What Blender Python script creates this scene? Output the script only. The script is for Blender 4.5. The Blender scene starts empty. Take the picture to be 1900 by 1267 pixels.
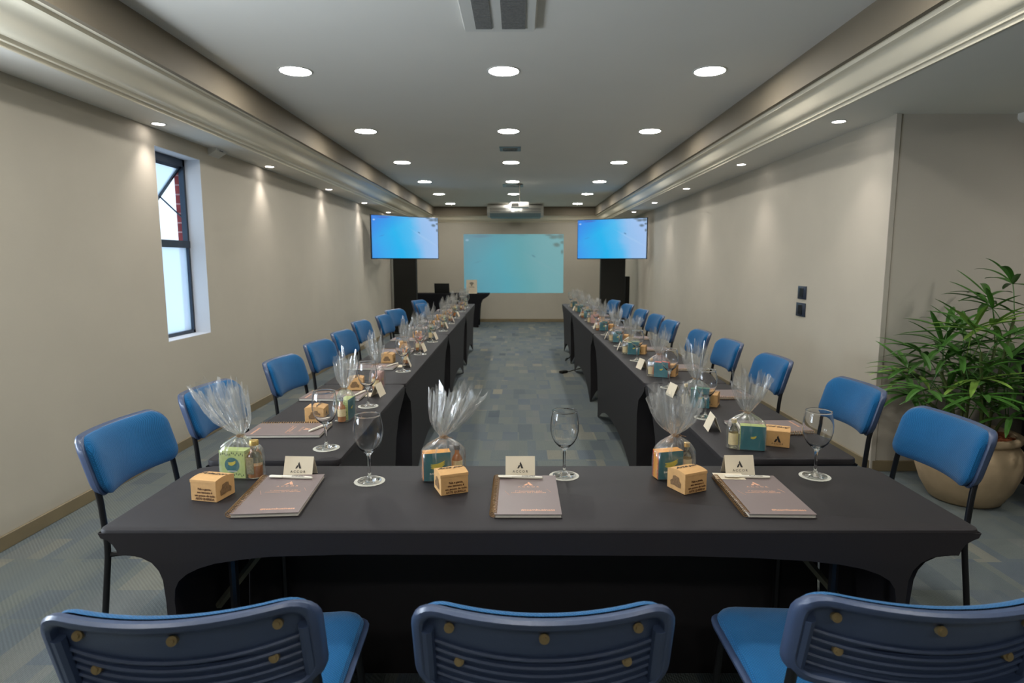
import bpy, bmesh, math, random
from mathutils import Vector, Matrix
from mathutils.geometry import tessellate_polygon
R = math.radians
PI = math.pi
sc = bpy.context.scene
COL = sc.collection

# ---------------------------------------------------------------- camera, world, exposure
CAM_H = 1.42
cd = bpy.data.cameras.new('camera')
cd.sensor_width = 36.0
cd.lens = 1130.0 / 1900.0 * 36.0
cd.shift_x = -13.0 / 1900.0
cd.clip_start = 0.05
cd.dof.use_dof = True
cd.dof.focus_distance = 2.15
cd.dof.aperture_fstop = 4.8
cam = bpy.data.objects.new('camera', cd)
COL.objects.link(cam)
cam.location = (0, 0, CAM_H)
cam.rotation_euler = (R(90 - 7.39), 0, R(0))
sc.camera = cam

world = bpy.data.worlds.new('sky')
sc.world = world
world.use_nodes = True
bg = world.node_tree.nodes['Background']
bg.inputs[0].default_value = (0.62, 0.80, 1.0, 1)
bg.inputs[1].default_value = 1.0

sc.view_settings.view_transform = 'Standard'
sc.view_settings.look = 'None'
sc.view_settings.gamma = 1.0
sc.view_settings.use_curve_mapping = False
sc.view_settings.exposure = 0.80
sc.cycles.use_denoising = True
sc.cycles.transparent_max_bounces = 24
sc.cycles.max_bounces = 10
sc.cycles.diffuse_bounces = 5
sc.cycles.transmission_bounces = 10
sc.cycles.sample_clamp_indirect = 4.0

DOWN_E = 62.0       # radiance of the big round ceiling panels
SPOT_W = 10.0        # watts of each wall washing spot
ASSUMED_DAY_W = 50.0        # watts of the added upward fill at the assumed window beside the camera


def area_light(name, loc, rot, sx, sy, watts, color):
    d = bpy.data.lights.new(name, 'AREA')
    d.shape = 'RECTANGLE'
    d.size, d.size_y = sx, sy
    d.energy = watts
    d.color = color
    o = bpy.data.objects.new(name, d)
    COL.objects.link(o)
    o.location = loc
    o.rotation_euler = rot
    return o


# added upward fill for an assumed window in the left wall beside the camera
area_light('assumed_daylight', (-2.80, 1.55, 1.15), (0, R(-132), 0), 0.7, 1.5, ASSUMED_DAY_W, (0.78, 0.88, 1.0))


# ---------------------------------------------------------------- materials
def srgb(r, g, b):
    def f(c):
        c /= 255.0
        return c / 12.92 if c <= 0.04045 else ((c + 0.055) / 1.055) ** 2.4
    return (f(r), f(g), f(b), 1.0)


def mat(name, color, rough=0.5, metal=0.0, noise=0.0, nscale=20.0, bump=0.0, bscale=200.0, spec=0.5,
        coat=0.0, sheen=0.0, emit=None, estr=0.0, coords='Object'):
    m = bpy.data.materials.new(name)
    m.use_nodes = True
    nt = m.node_tree
    b = nt.nodes['Principled BSDF']
    b.inputs['Base Color'].default_value = color
    b.inputs['Roughness'].default_value = rough
    b.inputs['Metallic'].default_value = metal
    b.inputs['Specular IOR Level'].default_value = spec
    b.inputs['Coat Weight'].default_value = coat
    b.inputs['Sheen Weight'].default_value = sheen
    tc = nt.nodes.new('ShaderNodeTexCoord')
    if noise > 0:
        n = nt.nodes.new('ShaderNodeTexNoise')
        n.inputs['Scale'].default_value = nscale
        n.inputs['Detail'].default_value = 4
        nt.links.new(tc.outputs[coords], n.inputs['Vector'])
        mp = nt.nodes.new('ShaderNodeMapRange')
        mp.inputs['From Min'].default_value = 0.25
        mp.inputs['From Max'].default_value = 0.75
        mp.inputs['To Min'].default_value = 1 - noise
        mp.inputs['To Max'].default_value = 1 + noise
        nt.links.new(n.outputs['Fac'], mp.inputs['Value'])
        mx = nt.nodes.new('ShaderNodeVectorMath')
        mx.operation = 'SCALE'
        mx.inputs[0].default_value = color[:3]
        nt.links.new(mp.outputs[0], mx.inputs['Scale'])
        nt.links.new(mx.outputs[0], b.inputs['Base Color'])
    if bump > 0:
        n2 = nt.nodes.new('ShaderNodeTexNoise')
        n2.inputs['Scale'].default_value = bscale
        n2.inputs['Detail'].default_value = 3
        nt.links.new(tc.outputs[coords], n2.inputs['Vector'])
        bp = nt.nodes.new('ShaderNodeBump')
        bp.inputs['Strength'].default_value = bump
        bp.inputs['Distance'].default_value = 0.002
        nt.links.new(n2.outputs['Fac'], bp.inputs['Height'])
        nt.links.new(bp.outputs[0], b.inputs['Normal'])
    if emit:
        b.inputs['Emission Color'].default_value = emit
        b.inputs['Emission Strength'].default_value = estr
    return m


M = {}
M['wall'] = mat('wall_paint', srgb(186, 179, 163), 0.75, noise=0.03, nscale=3, bump=0.15, bscale=60)
M['wall_alcove'] = mat('alcove_paint', srgb(186, 178, 164), 0.8, noise=0.03, nscale=3, bump=0.25, bscale=140)
M['ceil'] = mat('ceiling_paint', srgb(228, 225, 216), 0.75, noise=0.015, nscale=2)
M['fascia'] = mat('fascia_paint', srgb(128, 117, 99), 0.7, noise=0.03, nscale=5)
M['cornice'] = mat('cornice_paint', srgb(230, 220, 196), 0.36, noise=0.02, nscale=4, spec=0.5)
M['base'] = mat('baseboard_wood', srgb(132, 118, 90), 0.4, noise=0.1, nscale=8)
M['white_trim'] = mat('white_trim_paint', srgb(215, 212, 204), 0.5)
M['reveal'] = mat('window_reveal_paint', srgb(220, 222, 226), 0.6)
M['alu'] = mat('dark_aluminium', srgb(62, 72, 84), 0.35, metal=0.6)
M['black_cloth'] = mat('black_stretch_cloth', srgb(38, 35, 37), 0.58, noise=0.06, nscale=300, bump=0.2, bscale=900, spec=0.3)
M['black_cloth2'] = mat('black_stretch_cloth_far', srgb(30, 30, 33), 0.9, noise=0.05, nscale=200, spec=0.1)
M['black_panel'] = mat('black_panel', srgb(34, 34, 30), 0.8, noise=0.05, nscale=30, spec=0.2)
M['black_steel'] = mat('black_steel', srgb(28, 28, 30), 0.35, metal=0.3)
M['brace'] = mat('grey_green_steel', srgb(120, 118, 100), 0.45, metal=0.4)
M['shell'] = mat('dark_navy_plastic', srgb(62, 76, 104), 0.36, noise=0.05, nscale=15, bump=0.12, bscale=260)
M['bolt'] = mat('brass_bolt', srgb(160, 142, 104), 0.35, metal=0.5)
M['white_plastic'] = mat('white_plastic', srgb(215, 213, 205), 0.4)
M['grey_grille'] = mat('grey_grille', srgb(120, 119, 114), 0.7, noise=0.2, nscale=90)
M['switch'] = mat('dark_switch', srgb(46, 54, 68), 0.3)
M['kraft'] = mat('kraft_card', srgb(205, 160, 104), 0.75, noise=0.06, nscale=60, bump=0.1, bscale=300)
M['kraft_dark'] = mat('kraft_window', srgb(125, 95, 62), 0.6, noise=0.35, nscale=160)
M['ink'] = mat('black_ink', srgb(40, 34, 32), 0.6)
M['brown_ink'] = mat('brown_ink', srgb(92, 58, 30), 0.7)
M['card'] = mat('cream_card', srgb(222, 209, 184), 0.7, noise=0.02, nscale=40)
M['doily'] = mat('paper_coaster', srgb(192, 190, 178), 0.8, noise=0.12, nscale=230)
M['cover'] = mat('taupe_notebook_cover', srgb(118, 104, 102), 0.42, noise=0.02, nscale=50)
M['pages'] = mat('paper_pages', srgb(205, 198, 184), 0.8, noise=0.05, nscale=400)
M['backcover'] = mat('dark_back_cover', srgb(48, 42, 42), 0.5)
M['copper'] = mat('copper_print', srgb(226, 172, 140), 0.4, metal=0.2)
M['coil'] = mat('bronze_coil', srgb(176, 140, 98), 0.3, metal=0.85)
M['pen'] = mat('white_pen_plastic', srgb(232, 226, 210), 0.3)
M['twine'] = mat('brown_twine', srgb(140, 108, 74), 0.9, noise=0.2, nscale=300)
M['gold'] = mat('gold_cap', srgb(214, 184, 112), 0.35, metal=0.7)
M['label_paper'] = mat('bottle_label', srgb(222, 200, 150), 0.7, noise=0.1, nscale=120)
M['teal'] = mat('teal_carton', srgb(30, 104, 112), 0.45, noise=0.12, nscale=60)
M['green'] = mat('dark_green_carton', srgb(38, 128, 100), 0.5, noise=0.1, nscale=60)
M['orange'] = mat('orange_carton', srgb(238, 166, 66), 0.5, noise=0.1, nscale=60)
M['red'] = mat('red_carton', srgb(220, 78, 48), 0.5, noise=0.12, nscale=60)
M['pink'] = mat('pink_carton', srgb(196, 150, 140), 0.5, noise=0.1, nscale=60)
M['lime'] = mat('pale_green_carton', srgb(186, 202, 124), 0.5, noise=0.12, nscale=70)
M['zig'] = mat('red_zigzag_ink', srgb(190, 70, 50), 0.5)
M['banana'] = mat('banana_yellow', srgb(214, 196, 66), 0.5, noise=0.12, nscale=120)
M['white_ink'] = mat('white_ink', srgb(228, 232, 225), 0.6)
M['olive'] = mat('dark_olive_ink', srgb(74, 92, 44), 0.6)
M['foil'] = mat('silver_sachet', srgb(178, 172, 140), 0.25, metal=0.6, noise=0.4, nscale=150)
M['pot'] = mat('tan_clay', srgb(192, 168, 134), 0.75, noise=0.08, nscale=14, bump=0.4, bscale=50)
M['bark'] = mat('red_bark', srgb(150, 82, 46), 0.9, noise=0.35, nscale=40)
M['cane'] = mat('palm_cane', srgb(84, 98, 48), 0.6, noise=0.2, nscale=30)
M['shoot'] = mat('brown_shoot', srgb(112, 92, 62), 0.7, noise=0.2, nscale=30)
M['laptop'] = mat('black_laptop', srgb(26, 26, 24), 0.5)
M['chrome'] = mat('steel', srgb(150, 148, 144), 0.3, metal=0.9)
M['ceramic'] = mat('white_ceramic', srgb(225, 222, 214), 0.2)
M['tv_body'] = mat('tv_black_plastic', srgb(18, 20, 24), 0.3)
M['ac_under'] = mat('blue_grey_underside', srgb(128, 150, 156), 0.5)
M['slot'] = mat('dark_slot', srgb(58, 56, 50), 0.7)
M['led'] = mat('lamp_diffuser', (1, 1, 1, 1), 0.5, emit=(1.0, 0.975, 0.925, 1), estr=DOWN_E)
M['led2'] = mat('spot_diffuser', (1, 1, 1, 1), 0.5, emit=(1.0, 0.93, 0.90, 1), estr=14.0)


def fabric():
    m = mat('blue_woven_fabric', srgb(22, 92, 142), 0.9, noise=0.10, nscale=6, sheen=0.15, spec=0.1)
    nt = m.node_tree
    b = nt.nodes['Principled BSDF']
    tc = nt.nodes.new('ShaderNodeTexCoord')
    w1 = nt.nodes.new('ShaderNodeTexWave'); w1.inputs['Scale'].default_value = 95
    w1.bands_direction = 'X'; w1.inputs['Distortion'].default_value = 0.4
    w2 = nt.nodes.new('ShaderNodeTexWave'); w2.inputs['Scale'].default_value = 95
    w2.bands_direction = 'DIAGONAL'; w2.inputs['Distortion'].default_value = 0.4
    mx = nt.nodes.new('ShaderNodeMath'); mx.operation = 'MULTIPLY'
    bp = nt.nodes.new('ShaderNodeBump'); bp.inputs['Strength'].default_value = 0.55; bp.inputs['Distance'].default_value = 0.0015
    nt.links.new(tc.outputs['Object'], w1.inputs['Vector']); nt.links.new(tc.outputs['Object'], w2.inputs['Vector'])
    nt.links.new(w1.outputs['Fac'], mx.inputs[0]); nt.links.new(w2.outputs['Fac'], mx.inputs[1])
    nt.links.new(mx.outputs[0], bp.inputs['Height']); nt.links.new(bp.outputs[0], b.inputs['Normal'])
    # light threads of the weave
    old = b.inputs['Base Color'].links[0].from_socket
    mr = nt.nodes.new('ShaderNodeMapRange'); mr.inputs['To Min'].default_value = 0.78; mr.inputs['To Max'].default_value = 1.35
    sv = nt.nodes.new('ShaderNodeVectorMath'); sv.operation = 'SCALE'
    nt.links.new(mx.outputs[0], mr.inputs['Value']); nt.links.new(old, sv.inputs[0]); nt.links.new(mr.outputs[0], sv.inputs['Scale'])
    nt.links.new(sv.outputs[0], b.inputs['Base Color'])
    return m


M['fabric'] = fabric()


def carpet():
    m = mat('carpet_tiles', srgb(110, 118, 128), 0.95, spec=0.1)
    nt = m.node_tree
    b = nt.nodes['Principled BSDF']
    tc = nt.nodes.new('ShaderNodeTexCoord')
    L = nt.links.new

    def brick(w, h, off, c1, c2, shift):
        mp = nt.nodes.new('ShaderNodeMapping'); mp.inputs['Location'].default_value = (shift, shift * 0.7, 0)
        br = nt.nodes.new('ShaderNodeTexBrick')
        br.inputs['Scale'].default_value = 1.0
        br.inputs['Brick Width'].default_value = w
        br.inputs['Row Height'].default_value = h
        br.inputs['Mortar Size'].default_value = 0.0
        br.offset = off
        br.inputs['Color1'].default_value = c1
        br.inputs['Color2'].default_value = c2
        L(tc.outputs['Object'], mp.inputs['Vector']); L(mp.outputs[0], br.inputs['Vector'])
        return br
    a = brick(0.21, 0.25, 0.37, (0, 0, 0, 1), (1, 1, 1, 1), 0.0)
    c = brick(0.125, 0.5, 0.61, (0, 0, 0, 1), (1, 1, 1, 1), 0.31)
    d = brick(0.54, 0.375, 0.45, (0, 0, 0, 1), (1, 1, 1, 1), 0.77)
    ad = nt.nodes.new('ShaderNodeMix'); ad.data_type = 'RGBA'; ad.inputs[0].default_value = 0.45
    L(a.outputs['Color'], ad.inputs[6]); L(c.outputs['Color'], ad.inputs[7])
    nz = nt.nodes.new('ShaderNodeTexNoise'); nz.inputs['Scale'].default_value = 1.6; nz.inputs['Detail'].default_value = 3
    L(tc.outputs['Object'], nz.inputs['Vector'])
    ad2 = nt.nodes.new('ShaderNodeMix'); ad2.data_type = 'RGBA'; ad2.inputs[0].default_value = 0.14
    L(ad.outputs[2], ad2.inputs[6]); L(nz.outputs['Fac'], ad2.inputs[7])
    cr = nt.nodes.new('ShaderNodeValToRGB')
    e = cr.color_ramp.elements
    e[0].position = 0.05; e[0].color = srgb(84, 93, 100)
    e[1].position = 0.95; e[1].color = srgb(144, 140, 124)
    for p, cc in ((0.30, srgb(104, 112, 114)), (0.5, srgb(113, 119, 115)), (0.66, srgb(99, 108, 115)), (0.8, srgb(125, 127, 119))):
        q = e.new(p); q.color = cc
    L(ad2.outputs[2], cr.inputs[0])
    # fine ribs, running one way or the other by tile
    wx = nt.nodes.new('ShaderNodeTexWave'); wx.bands_direction = 'X'; wx.inputs['Scale'].default_value = 38; wx.inputs['Distortion'].default_value = 0.6
    wy = nt.nodes.new('ShaderNodeTexWave'); wy.bands_direction = 'DIAGONAL'; wy.inputs['Scale'].default_value = 34; wy.inputs['Distortion'].default_value = 0.6
    L(tc.outputs['Object'], wx.inputs['Vector']); L(tc.outputs['Object'], wy.inputs['Vector'])
    wm = nt.nodes.new('ShaderNodeMix'); wm.data_type = 'FLOAT'
    L(d.outputs['Color'], wm.inputs[0]); L(wx.outputs['Fac'], wm.inputs[2]); L(wy.outputs['Fac'], wm.inputs[3])
    fn = nt.nodes.new('ShaderNodeTexNoise'); fn.inputs['Scale'].default_value = 170; fn.inputs['Detail'].default_value = 2
    L(tc.outputs['Object'], fn.inputs['Vector'])
    am = nt.nodes.new('ShaderNodeMath'); am.operation = 'MULTIPLY_ADD'; am.inputs[1].default_value = 0.9
    L(fn.outputs['Fac'], am.inputs[0]); L(wm.outputs[0], am.inputs[2])
    mr = nt.nodes.new('ShaderNodeMapRange'); mr.inputs['From Max'].default_value = 1.9
    mr.inputs['To Min'].default_value = 0.80; mr.inputs['To Max'].default_value = 1.17
    L(am.outputs[0], mr.inputs['Value'])
    sv = nt.nodes.new('ShaderNodeVectorMath'); sv.operation = 'SCALE'
    L(cr.outputs[0], sv.inputs[0]); L(mr.outputs[0], sv.inputs['Scale'])
    L(sv.outputs[0], b.inputs['Base Color'])
    bp = nt.nodes.new('ShaderNodeBump'); bp.inputs['Strength'].default_value = 0.5; bp.inputs['Distance'].default_value = 0.004
    L(am.outputs[0], bp.inputs['Height']); L(bp.outputs[0], b.inputs['Normal'])
    return m


M['carpet'] = carpet()


def glassy(name, color, rough=0.0, ior=1.45):
    m = bpy.data.materials.new(name); m.use_nodes = True
    nt = m.node_tree
    b = nt.nodes['Principled BSDF']
    b.inputs['Base Color'].default_value = color
    b.inputs['Roughness'].default_value = rough
    b.inputs['IOR'].default_value = ior
    b.inputs['Transmission Weight'].default_value = 1.0
    return m


M['glass'] = glassy('clear_glass', (1, 1, 1, 1), 0.0, 1.36)
M['amber'] = glassy('amber_glass', srgb(236, 150, 50), 0.03)
M['clear_bottle'] = glassy('pale_glass', srgb(235, 232, 205), 0.02)
M['honey'] = mat('honey', srgb(224, 140, 48), 0.15, coat=0.5)
M['amberliq'] = mat('amber_liquid', srgb(158, 98, 44), 0.12, coat=0.6, noise=0.3, nscale=60)


def frosted():
    m = bpy.data.materials.new('frosted_glass'); m.use_nodes = True
    nt = m.node_tree; nt.nodes.clear()
    o = nt.nodes.new('ShaderNodeOutputMaterial')
    t = nt.nodes.new('ShaderNodeBsdfTranslucent'); t.inputs[0].default_value = (0.80, 0.90, 0.97, 1)
    g = nt.nodes.new('ShaderNodeBsdfGlossy'); g.inputs['Roughness'].default_value = 0.3
    r = nt.nodes.new('ShaderNodeBsdfRefraction'); r.inputs['Roughness'].default_value = 0.45; r.inputs['IOR'].default_value = 1.05
    m1 = nt.nodes.new('ShaderNodeMixShader'); m1.inputs[0].default_value = 0.5
    m2 = nt.nodes.new('ShaderNodeMixShader'); m2.inputs[0].default_value = 0.06
    nt.links.new(t.outputs[0], m1.inputs[1]); nt.links.new(r.outputs[0], m1.inputs[2])
    nt.links.new(m1.outputs[0], m2.inputs[1]); nt.links.new(g.outputs[0], m2.inputs[2])
    nt.links.new(m2.outputs[0], o.inputs[0])
    return m


M['frosted'] = frosted()


def film():
    m = bpy.data.materials.new('cellophane_film'); m.use_nodes = True
    nt = m.node_tree; nt.nodes.clear(); L = nt.links.new
    o = nt.nodes.new('ShaderNodeOutputMaterial')
    tr = nt.nodes.new('ShaderNodeBsdfTransparent'); tr.inputs[0].default_value = (0.97, 0.97, 0.96, 1)
    gl = nt.nodes.new('ShaderNodeBsdfGlossy'); gl.inputs['Roughness'].default_value = 0.18
    df = nt.nodes.new('ShaderNodeBsdfDiffuse'); df.inputs[0].default_value = (0.86, 0.85, 0.82, 1)
    tl = nt.nodes.new('ShaderNodeBsdfTranslucent'); tl.inputs[0].default_value = (0.86, 0.85, 0.82, 1)
    dd = nt.nodes.new('ShaderNodeMixShader'); L(df.outputs[0], dd.inputs[1]); L(tl.outputs[0], dd.inputs[2])
    tc = nt.nodes.new('ShaderNodeTexCoord')
    mp = nt.nodes.new('ShaderNodeMapping'); mp.inputs['Scale'].default_value = (60, 60, 12)
    nz = nt.nodes.new('ShaderNodeTexNoise'); nz.inputs['Scale'].default_value = 1.0; nz.inputs['Detail'].default_value = 3; nz.inputs['Distortion'].default_value = 0.6
    L(tc.outputs['Object'], mp.inputs['Vector']); L(mp.outputs[0], nz.inputs['Vector'])
    mr = nt.nodes.new('ShaderNodeMapRange'); mr.inputs['From Min'].default_value = 0.56; mr.inputs['From Max'].default_value = 0.75
    mr.inputs['To Min'].default_value = 0.06; mr.inputs['To Max'].default_value = 0.42
    L(nz.outputs['Fac'], mr.inputs['Value'])
    fr = nt.nodes.new('ShaderNodeLayerWeight'); fr.inputs['Blend'].default_value = 0.35
    m1 = nt.nodes.new('ShaderNodeMixShader'); L(mr.outputs[0], m1.inputs[0]); L(tr.outputs[0], m1.inputs[1]); L(dd.outputs[0], m1.inputs[2])
    ml = nt.nodes.new('ShaderNodeMath'); ml.operation = 'MULTIPLY_ADD'; ml.inputs[1].default_value = 0.55; ml.inputs[2].default_value = 0.05
    L(fr.outputs['Facing'], ml.inputs[0])
    m2 = nt.nodes.new('ShaderNodeMixShader'); L(ml.outputs[0], m2.inputs[0]); L(m1.outputs[0], m2.inputs[1]); L(gl.outputs[0], m2.inputs[2])
    bp = nt.nodes.new('ShaderNodeBump'); bp.inputs['Strength'].default_value = 0.6; bp.inputs['Distance'].default_value = 0.004
    L(nz.outputs['Fac'], bp.inputs['Height']); L(bp.outputs[0], gl.inputs['Normal'])
    L(m2.outputs[0], o.inputs[0])
    return m


M['film'] = film()


def leafmat():
    m = mat('palm_leaf', srgb(62, 106, 38), 0.42, noise=0.30, nscale=9, spec=0.5)
    return m


M['leaf'] = leafmat()
M['leaf_pale'] = mat('pale_palm_leaf', srgb(122, 156, 66), 0.45, noise=0.25, nscale=12)


def brickmat():
    m = mat('red_brick', srgb(150, 70, 66), 0.9)
    nt = m.node_tree
    b = nt.nodes['Principled BSDF']
    tc = nt.nodes.new('ShaderNodeTexCoord')
    sp = nt.nodes.new('ShaderNodeSeparateXYZ'); cb = nt.nodes.new('ShaderNodeCombineXYZ')
    br = nt.nodes.new('ShaderNodeTexBrick'); br.inputs['Scale'].default_value = 1
    br.inputs['Brick Width'].default_value = 0.22; br.inputs['Row Height'].default_value = 0.075; br.inputs['Mortar Size'].default_value = 0.006
    br.inputs['Color1'].default_value = srgb(160, 72, 72); br.inputs['Color2'].default_value = srgb(128, 56, 60); br.inputs['Mortar'].default_value = srgb(190, 150, 150)
    L = nt.links.new
    L(tc.outputs['Object'], sp.inputs[0]); L(sp.outputs['X'], cb.inputs['X']); L(sp.outputs['Z'], cb.inputs['Y'])
    L(cb.outputs[0], br.inputs['Vector']); L(br.outputs['Color'], b.inputs['Base Color'])
    return m


M['brick'] = brickmat()


def screenmat(name, strength, tint=1.0):
    """beach seen from above: blue water left, pale shallows right; uv over the screen"""
    m = bpy.data.materials.new(name); m.use_nodes = True
    nt = m.node_tree; L = nt.links.new
    b = nt.nodes['Principled BSDF']
    b.inputs['Roughness'].default_value = 0.25
    uv = nt.nodes.new('ShaderNodeUVMap')
    sp = nt.nodes.new('ShaderNodeSeparateXYZ'); L(uv.outputs[0], sp.inputs[0])
    cr = nt.nodes.new('ShaderNodeValToRGB')
    e = cr.color_ramp.elements
    nz = nt.nodes.new('ShaderNodeTexNoise'); nz.inputs['Scale'].default_value = 1.7; nz.inputs['Detail'].default_value = 3
    L(uv.outputs[0], nz.inputs['Vector'])
    # position = u + .25*v + noise
    a1 = nt.nodes.new('ShaderNodeMath'); a1.operation = 'MULTIPLY_ADD'; a1.inputs[1].default_value = 0.16
    L(sp.outputs['Y'], a1.inputs[0]); L(sp.outputs['X'], a1.inputs[2])
    a2 = nt.nodes.new('ShaderNodeMath'); a2.operation = 'MULTIPLY_ADD'; a2.inputs[1].default_value = 0.22
    L(nz.outputs['Fac'], a2.inputs[0]); L(a1.outputs[0], a2.inputs[2])
    if tint == 1.0:
        cols = [(0.08, srgb(58, 150, 238)), (0.3, srgb(44, 172, 244)), (0.55, srgb(10, 184, 246)), (0.78, srgb(74, 190, 246)), (0.95, srgb(150, 196, 244)), (1.2, srgb(168, 200, 246))]
    else:
        cols = [(0.08, srgb(112, 170, 184)), (0.3, srgb(104, 186, 208)), (0.55, srgb(96, 196, 216)), (0.78, srgb(112, 196, 206)), (0.95, srgb(134, 202, 210)), (1.2, srgb(140, 204, 210))]
    sc_ = nt.nodes.new('ShaderNodeMath'); sc_.operation = 'MULTIPLY'; sc_.inputs[1].default_value = 0.8
    L(a2.outputs[0], sc_.inputs[0]); L(sc_.outputs[0], cr.inputs[0])
    e[0].position = cols[0][0] * 0.8; e[0].color = cols[0][1]
    e[1].position = min(1, cols[-1][0] * 0.8); e[1].color = cols[-1][1]
    for p, c in cols[1:-1]:
        q = e.new(p * 0.8); q.color = c
    # bluer towards the upper left corner
    du = nt.nodes.new('ShaderNodeMath'); du.operation = 'SUBTRACT'
    L(sp.outputs['Y'], du.inputs[0]); L(sp.outputs['X'], du.inputs[1])
    mr = nt.nodes.new('ShaderNodeMapRange'); mr.inputs['From Min'].default_value = 0.35; mr.inputs['From Max'].default_value = 1.05; mr.inputs['To Max'].default_value = 0.75
    L(du.outputs[0], mr.inputs['Value'])
    mx = nt.nodes.new('ShaderNodeMix'); mx.data_type = 'RGBA'
    mx.inputs[7].default_value = srgb(52, 100, 232) if tint == 1.0 else srgb(120, 158, 176)
    L(mr.outputs[0], mx.inputs[0]); L(cr.outputs[0], mx.inputs[6])
    src = mx.outputs[2]

    def blob(src, cu, cv, ru, rv, colr, ang=0.0, amt=0.9, hard=0.35):
        mp = nt.nodes.new('ShaderNodeMapping'); mp.vector_type = 'TEXTURE'
        mp.inputs['Location'].default_value = (cu, cv, 0); mp.inputs['Rotation'].default_value = (0, 0, ang); mp.inputs['Scale'].default_value = (ru, rv, 1)
        ln = nt.nodes.new('ShaderNodeVectorMath'); ln.operation = 'LENGTH'
        L(uv.outputs[0], mp.inputs['Vector']); L(mp.outputs[0], ln.inputs[0])
        r2 = nt.nodes.new('ShaderNodeMapRange'); r2.inputs['From Min'].default_value = hard; r2.inputs['From Max'].default_value = 1.0
        r2.inputs['To Min'].default_value = amt; r2.inputs['To Max'].default_value = 0.0
        L(ln.outputs['Value'], r2.inputs['Value'])
        k = nt.nodes.new('ShaderNodeMix'); k.data_type = 'RGBA'; k.inputs[7].default_value = colr
        L(r2.outputs[0], k.inputs[0]); L(src, k.inputs[6])
        return k.outputs[2]
    rock = srgb(92, 112, 122) if tint == 1.0 else srgb(112, 128, 122)
    for (cu, cv, ru, rv, an) in ((.90, .95, .06, .045, .2), (.97, .96, .05, .06, 0), (.93, .82, .045, .05, .5), (.985, .70, .018, .05, 0), (.85, .985, .05, .02, 0), (.985, .86, .025, .035, 0)):
        src = blob(src, cu, cv, ru, rv, rock, an)
    src = blob(src, .70, .63, .035, .014, srgb(60, 110, 150) if tint == 1.0 else srgb(86, 140, 160), -0.9)
    src = blob(src, .14, .53, .06, .014, srgb(60, 120, 200) if tint == 1.0 else srgb(98, 150, 170), 0.5, amt=0.5)
    src = blob(src, .17, .965, .13, .03, srgb(70, 90, 190) if tint == 1.0 else srgb(110, 140, 165), 0.05, amt=0.7)
    src = blob(src, .58, .985, .07, .014, srgb(110, 140, 200) if tint == 1.0 else srgb(110, 150, 165), -0.1, amt=0.6)
    src = blob(src, .035, .90, .022, .026, srgb(190, 225, 255), 0, amt=0.9)
    for k in range(4):
        src = blob(src, .72 + .07 * k, .55 - .06 * k, .012, .34, srgb(176, 210, 246) if tint == 1.0 else srgb(150, 205, 212), 0.75, amt=0.35, hard=0.0)
    if tint != 1.0:
        sc2 = nt.nodes.new('ShaderNodeVectorMath'); sc2.operation = 'SCALE'; sc2.inputs['Scale'].default_value = 1.0
        L(src, sc2.inputs[0]); src = sc2.outputs[0]
    b.inputs['Base Color'].default_value = (0.02, 0.02, 0.02, 1) if tint == 1.0 else srgb(84, 108, 112)
    L(src, b.inputs['Emission Color']); b.inputs['Emission Strength'].default_value = strength
    return m


M['tv_screen'] = screenmat('tv_picture', 0.52)
M['projection'] = screenmat('glowing_projection', 0.29, tint=0.5)  # projector's light put in as emission over a darker tinted base


# ---------------------------------------------------------------- helpers
def smooth_mesh(me, ang=40):
    me.polygons.foreach_set('use_smooth', [True] * len(me.polygons))
    try:
        me.set_sharp_from_angle(angle=R(ang))
    except Exception:
        pass


def mesh_from(bm, name, m, smooth=True, ang=40):
    me = bpy.data.meshes.new(name)
    bmesh.ops.recalc_face_normals(bm, faces=bm.faces[:])
    bm.to_mesh(me); bm.free()
    for x in (m if isinstance(m, (list, tuple)) else [m]):
        me.materials.append(x)
    if smooth:
        smooth_mesh(me, ang)
    return me


def obj(name, bm, m, parent=None, smooth=True, ang=40):
    me = mesh_from(bm, name, m, smooth, ang) if isinstance(bm, bmesh.types.BMesh) else bm
    o = bpy.data.objects.new(name, me)
    COL.objects.link(o)
    if parent:
        o.parent = parent
    return o


def empty(name, loc=(0, 0, 0), rz=0.0, parent=None):
    o = bpy.data.objects.new(name, None)
    o.empty_display_size = 0.1
    COL.objects.link(o)
    o.location = loc
    o.rotation_euler = (0, 0, rz)
    if parent:
        o.parent = parent
    return o


def tag(o, label=None, cat=None, group=None, kind=None):
    if label: o['label'] = label
    if cat: o['category'] = cat
    if group: o['group'] = group
    if kind: o['kind'] = kind
    return o


def struct(name, bm, m, smooth=False):
    o = obj(name, bm, m, smooth=smooth)
    o['kind'] = 'structure'
    return o


def kids(o):
    return KIDS.get(o.name, [c for c in bpy.data.objects if c.parent == o])


KIDS = {}


def freeze(o):
    """remember the children of a prototype, so copying stays quick"""
    ch = [c for c in bpy.data.objects if c.parent == o]
    KIDS[o.name] = ch
    for c in ch:
        freeze(c)


USED = set()


def place(proto, loc, rz=0.0, label=None, cat=None, group=None, scale=None):
    """first call moves the prototype itself, later calls copy it with its parts and sub-parts"""
    def cp(o, parent):
        c = o.copy(); COL.objects.link(c); c.parent = parent
        for ch in KIDS.get(o.name, []):
            cp(ch, c)
        return c
    if proto.name not in USED:
        USED.add(proto.name)
        r = proto
    else:
        r = cp(proto, None)
    r.location = loc
    r.rotation_euler = (0, 0, rz)
    if scale: r.scale = scale
    return tag(r, label, cat, group)


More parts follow.
